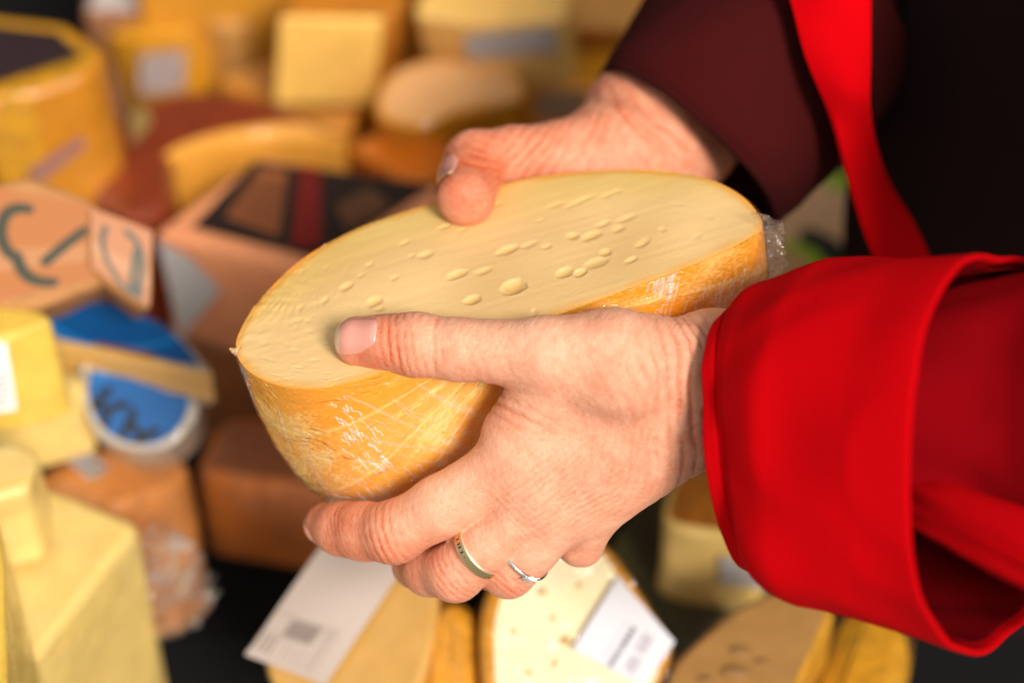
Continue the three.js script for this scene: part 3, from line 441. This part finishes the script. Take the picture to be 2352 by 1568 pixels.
// polygon on a plane, drawn out downwards: kinds[i] is the side after corner i, capKind the top
function prism(pts, n, h, kinds, capKind, bev = 0.003, round = 0.005, dir) {
  const N = pts.length, C = [], K = []; n = n.clone().normalize(); const down = (dir ?? n.clone().negate()).clone().normalize();
  let area = V(0, 0, 0); for (let i = 0; i < N; i++) area.add(V(0, 0, 0).crossVectors(pts[i], pts[(i + 1) % N])); const ccw = area.dot(n) > 0; if (!ccw) { pts = pts.slice().reverse(); kinds = kinds.slice().reverse(); kinds.push(kinds.shift()); }
  for (let i = 0; i < N; i++) { const p = pts[i], a = pts[(i + N - 1) % N], b = pts[(i + 1) % N], ra = Math.min(round, p.distanceTo(a) * 0.4), rb = Math.min(round, p.distanceTo(b) * 0.4), A = p.clone().lerp(a, ra / p.distanceTo(a)), B = p.clone().lerp(b, rb / p.distanceTo(b)); for (let q = 0; q <= 4; q++) { const t = q / 4; C.push(A.clone().multiplyScalar((1 - t) ** 2).addScaledVector(p, 2 * t * (1 - t)).addScaledVector(B, t * t)); K.push(q < 2 ? kinds[(i + N - 1) % N] : kinds[i]); } }
  const m = C.length, cen = C.reduce((s, p) => s.add(p), V(0, 0, 0)).divideScalar(m);
  const inward = C.map((p, i) => { const d = C[(i + 1) % m].clone().sub(C[(i + m - 1) % m]).normalize(); return V(0, 0, 0).crossVectors(n, d).normalize(); });
  const lev = [[bev, 0], [bev * 0.3, bev * 0.3], [0, bev], [0, h * 0.35], [0, h * 0.7], [0, h - bev], [bev, h]].map(([i, d], q) => C.map((p, k) => p.clone().addScaledVector(inward[k], i).addScaledVector(down, d).addScaledVector(inward[k], (q > 1 ? 0.0012 * noise(p.x * 60, p.z * 60, q) : 0))));
  const out = {}, add = (kind, a, b, c) => { (out[kind] ??= []).push(a, b, c); };
  for (let q = 0; q + 1 < lev.length; q++) for (let i = 0; i < m; i++) { const j = (i + 1) % m, A = lev[q][i], B = lev[q][j], D = lev[q + 1][i], E = lev[q + 1][j], k = K[i]; add(k, A, D, B); add(k, B, D, E); }
  const ex = pts[1].clone().sub(pts[0]).normalize(), ey = V(0, 0, 0).crossVectors(n, ex), flat = lev[0].map((p) => new THREE.Vector2(p.dot(ex), p.dot(ey)));
  for (const [a, b, c] of THREE.ShapeUtils.triangulateShape(flat, [])) { add(capKind, lev[0][a], lev[0][b], lev[0][c]); const l = lev[lev.length - 1]; add(kinds[0], l[a], l[c], l[b]); }
  const geos = {};
  for (const [k, tri] of Object.entries(out)) {
    const P = [], U = []; for (let i = 0; i < tri.length; i += 3) { const fn = V(0, 0, 0).crossVectors(tri[i + 1].clone().sub(tri[i]), tri[i + 2].clone().sub(tri[i])); const ax = Math.abs(fn.y) > Math.max(Math.abs(fn.x), Math.abs(fn.z)) ? 'xz' : Math.abs(fn.x) > Math.abs(fn.z) ? 'zy' : 'xy'; for (let q = 0; q < 3; q++) { const p = tri[i + q]; P.push(p.x, p.y, p.z); U.push(p[ax[0]], p[ax[1]]); } }
    const g = new THREE.BufferGeometry(); g.setAttribute('position', new THREE.Float32BufferAttribute(P, 3)); g.setAttribute('uv', new THREE.Float32BufferAttribute(U, 2)); g.computeVertexNormals(); geos[k] = g;
  }
  return { geos, C, cen };
}
// one cheese: outline of its top as seen, the plane of that top, thickness, part materials
function cheese(name, label, cat, poly, pl, h, kinds, capKind, mats, o = {}) {
  const pts = poly.map(([x, y]) => hit(x, y, pl));
  const K = typeof kinds === 'string' ? poly.map(() => kinds) : kinds;
  const { geos, cen } = prism(pts, pl.n, h, K, capKind, o.bev ?? 0.003, o.round ?? 0.006);
  const g = thing(name, label, cat, cen.clone().addScaledVector(pl.n, -h));
  for (const k of Object.keys(geos)) part(k, geos[k], mats[k], g);
  if (o.wrap) { const big = pts.map((p) => p.clone().sub(cen).multiplyScalar(1.012).add(cen).addScaledVector(pl.n, 0.0012)), w = prism(big, pl.n, h + 0.001, K.map(() => 'w'), 'w', 0.002, (o.round ?? 0.006) + 0.002); part('plastic_wrap', w.geos.w, M_WRAP, g); }
  g.userData.pl = undefined; delete g.userData.pl;
  return { g, pl, h, pts };
}
// a sticker: four corners on a plane, lifted off the surface
function sticker(parent, quad, pl, mat, name = 'label', lift = 0.0012, bend = 0) {
  const c = quad.map(([x, y]) => hit(x, y, pl).addScaledVector(pl.n, lift));
  return part(name, gridGeo(12, 12, (s, t) => c[0].clone().lerp(c[1], s).lerp(c[3].clone().lerp(c[2], s), t).addScaledVector(pl.n, bend * Math.sin(s * 3.1) * Math.sin(t * 3.1)), (s, t) => [s, 1 - t]), mat, parent);
}
const sideOf = (r, i) => { const a = r.pts[i], b = r.pts[(i + 1) % r.pts.length], d = b.clone().sub(a), n = V(0, 0, 0).crossVectors(d, r.pl.n).normalize(); if (n.dot(camera.position.clone().sub(a)) < 0) n.negate(); return plane(a, n); };
const print = (w, h, draw) => phys({ map: canvasTex(w, h, draw), roughness: 0.55, clearcoat: 0.2, clearcoatRoughness: 0.3 });
const lines = (c, x, y, w, n, dy, col = '#555', th = 5) => { c.fillStyle = col; for (let i = 0; i < n; i++) { let q = x; while (q < x + w) { const l = 8 + 22 * rnd(); c.fillRect(q, y + i * dy, Math.min(l, x + w - q), th); q += l + 7; } } };
const M_WHITE = paper(0.95, 0.9, 0.9), M_BLACKW = paper(0.018, 0.016, 0.016);
const P_Y = paste(0.8, 0.62, 0.17), P_PALE = paste(0.78, 0.6, 0.26), P_BUTTER = paste(0.82, 0.66, 0.3), R_ORANGE = rindM(0.66, 0.26, 0.02), R_BROWN = rindM(0.36, 0.1, 0.025), R_RUST = rindM(0.72, 0.29, 0.08), R_GOLD = rindM(0.72, 0.37, 0.02), P_TAN = paste(0.58, 0.36, 0.14);
const up = (x, y, z) => V(x, y, z);

// left side, from the front backwards
const big = cheese('cheese_block', 'large pale yellow cheese block in crumpled film at the lower left', 'cheese', [[95, 1112], [325, 1200], [22, 1580], [-260, 1420]], level(0.13), 0.125, 'paste', 'paste', { paste: P_BUTTER }, { bev: 0.004, round: 0.008, wrap: true });
{ // crumpled film gathered at its right corner
  const a = hit(325, 1210, level(0.12)), b = hit(300, 1470, level(0.04)), out = V(0.9, 0, 0.4).normalize();
  const g = gridGeo(70, 60, (s, t) => { const p = a.clone().lerp(b, t), w = 0.028 * Math.sin(Math.PI * clamp(t * 0.9 + 0.1, 0, 1)); return p.addScaledVector(out, (s - 0.25) * w * 1.6 + 0.004).add(V(0.0, 0.006, 0.01).multiplyScalar(noise(s * 6, t * 8, 3) * 1.1)).add(V(0.004, 0.003, -0.003).multiplyScalar(1 - 2 * Math.abs(noise(s * 9, t * 14, 8)))); }, (s, t) => [s * 0.05, t * 0.1]);
  part('crumpled_film', g, phys({ color: rgb(0.97, 0.97, 0.97), transmission: 0.93, thickness: 0, roughness: 0.06, ior: 1.5 }), big.g);
}
cheese('cheese_wedge', 'wrapped yellow cheese piece cut by the left edge above the large block', 'cheese', [[-140, 1040], [30, 1020], [90, 1044], [60, 1120], [-140, 1170]], level(0.18), 0.045, 'paste', 'paste', { paste: P_BUTTER }, { wrap: true, round: 0.004, bev: 0.002 });
cheese('cheese_block', 'film-wrapped cheese sliver at the lower left edge of the picture', 'cheese', [[-160, 1210], [-8, 1185], [14, 1300], [8, 1600], [-160, 1600]], level(0.2), 0.1, 'paste', 'paste', { paste: P_Y }, { wrap: true });
cheese('cheese_wedge', 'butter yellow cheese wedge under the white-labelled one at left', 'cheese', [[-120, 940], [40, 925], [206, 886], [170, 845], [-120, 850]], level(0.15), 0.045, 'paste', 'paste', { paste: P_BUTTER }, { wrap: true, round: 0.01 });
{
  const r = cheese('cheese_wedge', 'yellow cheese wedge with a white paper label at the left edge', 'cheese', [[-120, 800], [10, 778], [132, 742], [90, 705], [-120, 690]], level(0.21), 0.055, 'paste', 'paste', { paste: P_Y }, { wrap: true, round: 0.01 });
  const pl = sideOf(r, 0); sticker(r.g, [[-60, 770], [14, 778], [38, 930], [-60, 945]], pl, print(128, 160, (c) => { c.fillStyle = '#f4f4f6'; c.fillRect(0, 0, 128, 160); lines(c, 14, 70, 100, 6, 14, '#5a6470', 6); }), 'label', 0.003);
}
cheese('cheese_block', 'reddish brown cheese block lying under the red-striped package', 'cheese', [[372, 760], [610, 560], [1010, 620], [1010, 760], [735, 850]], level(0.08), 0.08, 'rind', 'rind', { rind: rindM(0.5, 0.2, 0.07) }, { wrap: true, round: 0.01 });
{ // the white-rinded cheese with the blue paper, cut in two
  const blue = (cut) => print(512, 320, (c, w, h) => { const g = c.createLinearGradient(0, 0, 0, h); g.addColorStop(0, '#004a8a'); g.addColorStop(1, '#0064ae'); c.fillStyle = g; c.fillRect(0, 0, w, h); c.strokeStyle = '#0a7cc6'; c.lineWidth = 14; c.beginPath(); c.arc(w / 2, cut ? 40 : 300, 210, 0, 7); c.stroke(); c.fillStyle = '#05090e'; c.font = 'bold 130px sans-serif'; c.save(); c.translate(110, 250); c.rotate(-0.5); c.fillText(cut ? 'TRAN' : '', 0, 0); c.restore(); if (!cut) { c.fillStyle = '#8a3d12'; c.fillRect(250, 40, 130, 60); c.fillStyle = '#202a38'; c.fillRect(360, 200, 90, 60); } });
  const wr = rindM(0.66, 0.6, 0.58), cream = paste(0.72, 0.5, 0.2);
  const arc = (pts, n) => new THREE.CatmullRomCurve3(pts.map(([x, y]) => V(x, y, 0))).getPoints(n).map((p) => [p.x, p.y]);
  const disc = (r, inset, cut, pl) => { const c = r.pts.reduce((s, p) => s.add(p), V(0, 0, 0)).divideScalar(r.pts.length), P = r.pts.map((p) => c.clone().lerp(p, inset).addScaledVector(pl.n, 0.0015)); const pos = [], uv = [], ex = P[0].clone().sub(P[P.length - 1]).normalize(), ey = V(0, 0, 0).crossVectors(pl.n, ex); const pu = (p) => { const d = p.clone().sub(c); return [0.5 - d.dot(ex) / 0.11, 0.5 + d.dot(ey) / 0.07]; }; for (let i = 0; i < P.length; i++) { const a = P[i], b = P[(i + 1) % P.length], m = c.clone().addScaledVector(pl.n, 0.0015); for (const q of [m, a, b]) { pos.push(q.x, q.y, q.z); uv.push(...pu(q)); } } const g = new THREE.BufferGeometry(); g.setAttribute('position', new THREE.Float32BufferAttribute(pos, 3)); g.setAttribute('uv', new THREE.Float32BufferAttribute(uv, 2)); g.computeVertexNormals(); return g; };
  const upA = arc([[120, 790], [75, 745], [120, 700], [230, 690], [350, 730], [440, 790], [492, 860]], 14), plA = level(0.16), kA = upA.map((_, i) => i === upA.length - 1 ? 'paste' : 'rind');
  const A = cheese('half_soft_cheese', 'far half of the white-rinded cheese with blue paper, cream cut side showing', 'cheese', upA, plA, 0.02, kA, 'rind', { rind: wr, paste: cream }, { round: 0.004, wrap: true });
  part('paper', disc(A, 0.86, false, plA), blue(false), A.g);
  const loB = arc([[186, 828], [180, 900], [215, 985], [300, 1035], [390, 1025], [452, 960], [462, 888]], 14), plB = tilted(300, 930, 0.14, V(0.1, 0.86, 0.5)), kB = loB.map((_, i) => i === loB.length - 1 ? 'paste' : 'rind');
  const Bc = cheese('half_soft_cheese', 'near half of the white-rinded cheese with blue paper and dark lettering', 'cheese', loB, plB, 0.04, kB, 'rind', { rind: wr, paste: cream }, { round: 0.004, wrap: true });
  part('paper', disc(Bc, 0.82, true, plB), blue(true), Bc.g);
}
{
  const r = cheese('cheese_block', 'orange-brown rinded cheese block with a small white tag on top', 'cheese', [[80, 1090], [225, 1022], [436, 1056], [425, 1100], [300, 1160], [120, 1180]], level(0.1), 0.1, 'rind', 'rind', { rind: R_RUST }, { wrap: true, round: 0.012 });
  sticker(r.g, [[150, 1058], [200, 1038], [258, 1082], [205, 1105]], r.pl, M_WHITE);
}
cheese('cheese_block', 'dark rust-brown cheese block left of the fingertips', 'cheese', [[438, 1090], [505, 955], [800, 955], [900, 1010], [770, 1140]], level(0.065), 0.064, 'side', 'rind', { rind: rindM(0.3, 0.1, 0.035), side: rindM(0.62, 0.2, 0.04) }, { wrap: true, round: 0.014, bev: 0.006 });
// printed beige packs
const swirl = (seed) => print(256, 256, (c, w, h) => { c.fillStyle = '#a5622a'; c.fillRect(0, 0, w, h); c.fillStyle = '#ad7446'; c.fillRect(0, h * 0.55, w, h * 0.2); c.strokeStyle = '#2d2f1c'; c.lineCap = 'round'; c.lineWidth = 26; c.beginPath(); if (seed) { c.moveTo(60, 60); c.bezierCurveTo(20, 160, 90, 220, 150, 250); c.moveTo(150, 40); c.bezierCurveTo(240, 60, 230, 160, 190, 240); c.moveTo(190, 90); c.lineTo(170, 250); c.moveTo(215, 100); c.lineTo(210, 240); } else { c.moveTo(110, 40); c.bezierCurveTo(30, 30, 40, 150, 80, 160); c.bezierCurveTo(90, 210, 110, 230, 150, 240); c.moveTo(230, 90); c.lineTo(140, 180); } c.stroke(); });
{
  const pl = tilted(120, 560, 0.23, V(0.05, 0.72, 0.7)), r = cheese('cheese_package', 'beige printed cheese package with one dark looped letter at the left edge', 'package', [[-70, 440], [60, 405], [220, 470], [250, 640], [80, 720], [-70, 700]], pl, 0.05, 'wrapper', 'wrapper', { wrapper: paper(0.42, 0.19, 0.06) });
  sticker(r.g, [[-50, 425], [215, 472], [245, 635], [-50, 700]], pl, swirl(0), 'print');
  const pl2 = tilted(280, 600, 0.225, V(0.25, 0.72, 0.65)), r2 = cheese('cheese_package', 'beige printed package with bold dark green letters behind the blue-papered cheese', 'package', [[205, 475], [352, 530], [350, 690], [335, 715], [205, 620]], pl2, 0.05, 'wrapper', 'wrapper', { wrapper: paper(0.42, 0.19, 0.06) });
  sticker(r2.g, [[208, 478], [350, 532], [342, 708], [210, 615]], pl2, swirl(1), 'print');
}
{
  const r = cheese('cheese_package', 'pinkish beige package with a dark label and red stripe on top', 'package', [[358, 530], [595, 358], [1010, 425], [1010, 560], [720, 630]], level(0.15), 0.07, 'wrapper', 'wrapper', { wrapper: paper(0.85, 0.33, 0.15) }, { round: 0.004 });
  sticker(r.g, [[440, 525], [585, 372], [1000, 428], [735, 598]], r.pl, print(512, 384, (c, w, h) => { c.fillStyle = '#2a1d18'; c.fillRect(0, 0, w, h); }), 'dark_label', 0.001);
  sticker(r.g, [[520, 505], [600, 392], [660, 400], [640, 548]], r.pl, print(256, 256, (c) => { c.fillStyle = '#9a5a34'; c.fillRect(0, 0, 256, 256); lines(c, 20, 20, 190, 9, 26, '#2a1a12', 13); }), 'label', 0.0022);
  sticker(r.g, [[690, 388], [736, 394], [740, 575], [668, 572]], r.pl, paper(0.42, 0.02, 0.015), 'stripe', 0.0022);
  sticker(r.g, [[770, 480], [850, 440], [900, 480], [800, 540]], r.pl, paper(0.3, 0.12, 0.05), 'label', 0.0022);
  const s = sideOf(r, 4); sticker(r.g, [[366, 545], [440, 585], [512, 660], [420, 770]], s, M_WHITE, 'label', 0.002);
  const pd = sideOf(r, 4); sticker(r.g, [[610, 690], [700, 720], [700, 790], [620, 770]], pd, paper(0.2, 0.07, 0.035), 'print', 0.002);
}
{
  const top = [[205, 440], [250, 290], [330, 225], [440, 202], [580, 215], [710, 262], [815, 312], [640, 296], [500, 318], [385, 360], [395, 470], [300, 520]];
  const r = cheese('half_cheese_wheel', 'dark orange-brown wrapped wheel piece with pale cut face and bright glint', 'cheese', top, level(0.13), 0.13, top.map((_, i) => i >= 6 && i <= 8 ? 'paste' : 'rind'), 'rind', { rind: rindM(0.30, 0.05, 0.008, { clearcoat: 0.7, clearcoatRoughness: 0.15 }), paste: paste(0.85, 0.5, 0.12) }, { round: 0.012, bev: 0.006, wrap: true });
  sticker(r.g, [[296, 275], [335, 255], [352, 290], [306, 345]], r.pl, paper(0.72, 0.46, 0.14), 'label', 0.003);
}
{
  const r = cheese('cheese_wedge', 'yellow cheese wedge with a dark maroon label at the upper left', 'cheese', [[-60, 30], [150, 55], [246, 118], [200, 170], [70, 215], [-60, 225]], level(0.2), 0.085, ['rind', 'paste', 'paste', 'paste', 'rind', 'rind'], 'rind', { rind: R_GOLD, paste: paste(0.6, 0.32, 0.04) }, { wrap: true });
  sticker(r.g, [[-50, 62], [130, 82], [190, 135], [-50, 212]], r.pl, paper(0.035, 0.012, 0.014), 'label', 0.002);
  const s = sideOf(r, 3); sticker(r.g, [[60, 385], [180, 305], [196, 325], [75, 425]], s, paper(0.75, 0.34, 0.3), 'label', 0.003);
  cheese('cheese_wedge', 'amber cheese piece below the maroon-labelled wedge', 'cheese', [[-40, 380], [240, 330], [250, 350], [190, 470], [60, 430], [-40, 440]], level(0.1), 0.08, 'paste', 'paste', { paste: paste(0.6, 0.3, 0.03) });
}
{
  const r = cheese('cheese_block', 'golden cheese block standing with a pinkish white label', 'cheese', [[236, 78], [300, 45], [432, 50], [436, 72], [318, 92]], tilted(340, 65, 0.12, V(-0.1, 0.95, 0.1)), 0.12, 'paste', 'paste', { paste: paste(0.7, 0.4, 0.04) }, { wrap: true });
  const s = sideOf(r, 3); sticker(r.g, [[322, 118], [428, 108], [420, 200], [320, 210]], s, paper(0.8, 0.62, 0.6), 'label', 0.003);
}
cheese('cheese_package', 'grey-white topped package at the upper left edge', 'package', [[190, 30], [215, -60], [450, -60], [440, 28]], level(0.12), 0.1, 'wrapper', 'label', { wrapper: paper(0.3, 0.12, 0.05), label: paper(0.5, 0.47, 0.46) });
cheese('cheese_block', 'tan cheese block behind the golden one at the top edge', 'cheese', [[445, 30], [460, -50], [640, -50], [605, 30], [520, 62]], level(0.12), 0.09, 'paste', 'paste', { paste: P_TAN });
cheese('cheese_package', 'nearly black package in the gap behind the wrapped wheel', 'package', [[425, 105], [470, 70], [620, 80], [610, 150], [500, 170]], level(0.06), 0.06, 'wrapper', 'wrapper', { wrapper: paper(0.04, 0.03, 0.022) });
cheese('cheese_wedge', 'low tan cheese wedge lying in front of the orange-rinded one', 'cheese', [[490, 185], [620, 135], [880, 140], [850, 200], [800, 300], [640, 240]], level(0.1), 0.08, ['rind', 'rind', 'paste', 'paste', 'paste', 'paste'], 'rind', { rind: rindM(0.7, 0.33, 0.1), paste: paste(0.75, 0.38, 0.05) }, { wrap: true });
cheese('cheese_wedge', 'pale cheese wedge with orange rind at the top edge, left of the labelled one', 'cheese', [[632, 46], [690, -40], [945, -50], [928, 20], [880, 50]], tilted(780, 20, 0.17, V(0.12, 0.95, 0.12)), 0.065, ['rind', 'rind', 'rind', 'rind', 'paste'], 'rind', { rind: R_ORANGE, paste: paste(0.95, 0.68, 0.25) }, { wrap: true });
{
  const r = cheese('cheese_block', 'pale cheese block with a white label at the top edge', 'cheese', [[945, 30], [990, -60], [1310, -60], [1296, 44], [1100, 58]], tilted(1120, 0, 0.17, V(-0.12, 0.95, 0.2)), 0.06, 'paste', 'paste', { paste: paste(0.95, 0.68, 0.28) }, { wrap: true });
  const s = sideOf(r, 3); sticker(r.g, [[1068, 72], [1272, 52], [1280, 112], [1075, 128]], s, paper(0.96, 0.88, 0.87), 'label', 0.003);
}
cheese('cheese_block', 'tan-yellow cheese block at the top edge next to the far sleeve', 'cheese', [[1305, 60], [1312, -60], [1560, -60], [1540, 70]], tilted(1420, 0, 0.14, V(0.1, 0.9, 0.35)), 0.09, 'paste', 'paste', { paste: paste(0.8, 0.48, 0.12) }, { wrap: true });
cheese('cheese_round', 'cheese with a tan paper top and amber side above the far thumb', 'cheese', [[848, 262], [895, 158], [1010, 126], [1190, 150], [1215, 232], [1070, 250], [960, 300]], tilted(1020, 200, 0.13, V(0.06, 0.92, 0.3)), 0.12, 'rind', 'paper', { rind: rindM(0.95, 0.42, 0.006), paper: paper(0.8, 0.42, 0.16) }, { round: 0.015, wrap: true });
{
  const r = cheese('cheese_block', 'amber cheese block with a pinkish label behind the far wrist', 'cheese', [[1200, 190], [1215, 120], [1460, 110], [1440, 200]], level(0.12), 0.1, 'paste', 'rind', { paste: paste(0.9, 0.46, 0.04), rind: rindM(0.9, 0.42, 0.01) });
  sticker(r.g, [[1232, 205], [1345, 198], [1345, 262], [1228, 270]], sideOf(r, 3), paper(0.66, 0.42, 0.26), 'label', 0.003);
}
cheese('cheese_wedge', 'deep orange cheese wedge behind the striped package', 'cheese', [[795, 340], [870, 300], [1040, 320], [1030, 400], [960, 430]], level(0.1), 0.08, 'rind', 'rind', { rind: rindM(0.95, 0.3, 0.01) }, { wrap: true });
cheese('cheese_block', 'long amber cheese block at the far end of the counter', 'cheese', [[300, -90], [320, -260], [1700, -260], [1650, -90]], level(0.16), 0.15, 'paste', 'paste', { paste: paste(0.6, 0.34, 0.06) });
// right of the held cheese
{
  const pl = tilted(1880, 560, 0.1, V(-0.1, 0.9, 0.4)), r = cheese('cheese_package', 'beige package with green and black print seen below the far sleeve', 'package', [[1740, 520], [1800, 400], [2080, 380], [2100, 640], [1800, 720], [1740, 690]], pl, 0.05, 'wrapper', 'wrapper', { wrapper: paper(0.55, 0.33, 0.18) });
  sticker(r.g, [[1760, 400], [2060, 400], [2060, 690], [1760, 690]], pl, print(512, 512, (c) => { c.fillStyle = '#ecbd8c'; c.fillRect(0, 0, 512, 512); c.fillStyle = '#a5c824'; c.fillRect(240, 0, 150, 70); c.fillStyle = '#24301a'; c.beginPath(); c.ellipse(250, 330, 150, 60, 0.65, 0, 7); c.fill(); c.fillStyle = '#a2c810'; c.beginPath(); c.ellipse(160, 370, 130, 62, 0.6, 0, 7); c.fill(); c.fillStyle = '#20241c'; c.beginPath(); c.ellipse(265, 340, 85, 42, 0.9, 0, 7); c.fill(); c.fillStyle = '#d8a874'; c.beginPath(); c.ellipse(95, 370, 90, 52, 0.4, 0, 7); c.fill(); c.fillStyle = '#231f18'; c.beginPath(); c.ellipse(390, 240, 90, 36, 0.75, 0, 7); c.fill(); c.fillStyle = '#b0d818'; c.fillRect(60, 430, 260, 34); c.fillStyle = '#c9b39a'; c.fillRect(0, 466, 512, 46); }), 'print');
}
// in front, below the hands
{
  const pl = tilted(780, 1430, 0.12, V(-0.15, 0.93, 0.3)), r = cheese('cheese_wedge', 'tan cheese wedge under a large white barcode label below the fingers', 'cheese', [[640, 1620], [600, 1500], [760, 1290], [900, 1190], [1010, 1290], [1000, 1480], [940, 1640]], pl, 0.07, 'paste', 'paste', { paste: paste(0.62, 0.42, 0.15) }, { wrap: true, round: 0.012 });
  sticker(r.g, [[568, 1510], [742, 1262], [945, 1290], [752, 1580]], pl, print(512, 768, (c, w, h) => { c.fillStyle = '#b9aaa2'; c.fillRect(0, 0, w, h); }), 'label', 0.004, 0.002);
  sticker(r.g, [[585, 1500], [640, 1420], [792, 1462], [722, 1560]], pl, print(512, 512, (c, w, h) => { c.fillStyle = '#b5a69e'; c.fillRect(0, 0, w, h); lines(c, 20, 40, 230, 3, 44, '#6d5f5a', 18); lines(c, 20, 230, 200, 4, 50, '#8d7f78', 12); lines(c, 20, 440, 460, 2, 34, '#8d7f78', 12); for (let x = 270; x < 490;) { const b = 3 + 7 * rnd(); c.fillStyle = '#4c403c'; c.fillRect(x, 150, b, 230); x += b + 4 + 6 * rnd(); } }), 'barcode', 0.0065, 0.001);
}
{
  const pl = tilted(1330, 1430, 0.13, V(0.12, 0.86, 0.5)), poly = [[1112, 1640], [1105, 1420], [1150, 1290], [1260, 1225], [1375, 1225], [1440, 1300], [1560, 1490], [1500, 1660]];
  const r = cheese('cheese_wedge', 'pale holed cheese with orange rind and a white printed label below the hand', 'cheese', poly, pl, 0.06, poly.map((_, i) => i <= 1 || i === 7 ? 'rind' : 'rind'), 'paste', { rind: rindM(0.75, 0.35, 0.01), paste: paste(0.83, 0.76, 0.55) }, { wrap: true, round: 0.014, bev: 0.005 });
  sticker(r.g, [[1416, 1327], [1546, 1476], [1476, 1580], [1311, 1494]], pl, print(384, 384, (c, w, h) => { c.fillStyle = '#cbcad3'; c.fillRect(0, 0, w, h); c.save(); c.translate(w, 0); c.rotate(Math.PI / 2); lines(c, 120, 180, 250, 1, 30, '#3c4654', 26); lines(c, 120, 230, 240, 1, 30, '#b4b2bd', 14); lines(c, 90, 90, 120, 2, 30, '#8d8794', 22); lines(c, 240, 80, 110, 2, 30, '#8d8794', 22); c.restore(); }), 'label', 0.004);
  for (const [x, y, s] of [[1245, 1358, 7], [1297, 1470, 9], [1270, 1420, 5], [1275, 1525, 6], [1180, 1450, 5], [1215, 1545, 5], [1330, 1345, 5], [1360, 1440, 5]]) { const p = hit(x, y, pl), g = new THREE.SphereGeometry(s * 0.00028, 14, 8); g.scale(1, 0.35, 1.3); g.translate(p.x, p.y + 0.0004, p.z); part('eye', g, paste(0.85, 0.66, 0.36), r.g); }
  const side = prism([[985, 1640], [990, 1420], [1040, 1360], [1112, 1400], [1118, 1640]].map(([x, y]) => hit(x, y, pl).addScaledVector(pl.n, -0.012)), pl.n, 0.045, ['r', 'r', 'r', 'r', 'r'], 'r', 0.008, 0.012); part('rind', side.geos.r, rindM(0.75, 0.35, 0.01, { clearcoat: 0.8, clearcoatRoughness: 0.12 }), r.g);
}
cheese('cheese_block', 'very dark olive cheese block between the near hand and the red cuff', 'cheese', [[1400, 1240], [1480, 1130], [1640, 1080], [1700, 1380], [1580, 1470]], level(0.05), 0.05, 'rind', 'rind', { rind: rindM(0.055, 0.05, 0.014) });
{
  const r = cheese('cheese_wedge', 'pale cheese wedge with brown-orange top left of the red cuff', 'cheese', [[1514, 1205], [1545, 1085], [1700, 1060], [1790, 1130], [1770, 1250], [1640, 1225]], level(0.1), 0.055, 'paste', 'rind', { rind: rindM(0.46, 0.17, 0.012), paste: P_PALE }, { round: 0.01 });
  sticker(r.g, [[1660, 1268], [1772, 1290], [1760, 1345], [1655, 1332]], sideOf(r, 4), M_WHITE, 'label', 0.002);
}
{
  const poly = [[1500, 1640], [1550, 1510], [1690, 1390], [1830, 1330], [1925, 1385], [1880, 1490], [1810, 1640]], r = cheese('half_cheese_wheel', 'half cheese with golden rind under the red cuff, shade painted into its cut face', 'cheese', poly, level(0.12), 0.09, poly.map((_, i) => i >= 3 && i <= 5 ? 'rind' : 'paste'), 'paste', { rind: R_GOLD, paste: paste(0.46, 0.3, 0.13) }, { wrap: true, round: 0.01 });  // paste of the cut face darkened to stand in for shade
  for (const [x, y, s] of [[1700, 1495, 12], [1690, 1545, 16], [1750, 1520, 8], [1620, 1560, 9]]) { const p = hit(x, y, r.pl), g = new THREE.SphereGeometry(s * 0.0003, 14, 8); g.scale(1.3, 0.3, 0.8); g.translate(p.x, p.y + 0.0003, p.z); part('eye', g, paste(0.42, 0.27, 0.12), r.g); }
  cheese('half_cheese_wheel', 'golden rind of a cheese with pale band lines at the lower right', 'cheese', [[1850, 1640], [1925, 1400], [1990, 1360], [2110, 1430], [2080, 1640]], level(0.09), 0.09, 'rind', 'rind', { rind: R_GOLD }, { round: 0.02, bev: 0.01, wrap: true });
}
renderer.render(scene, camera);
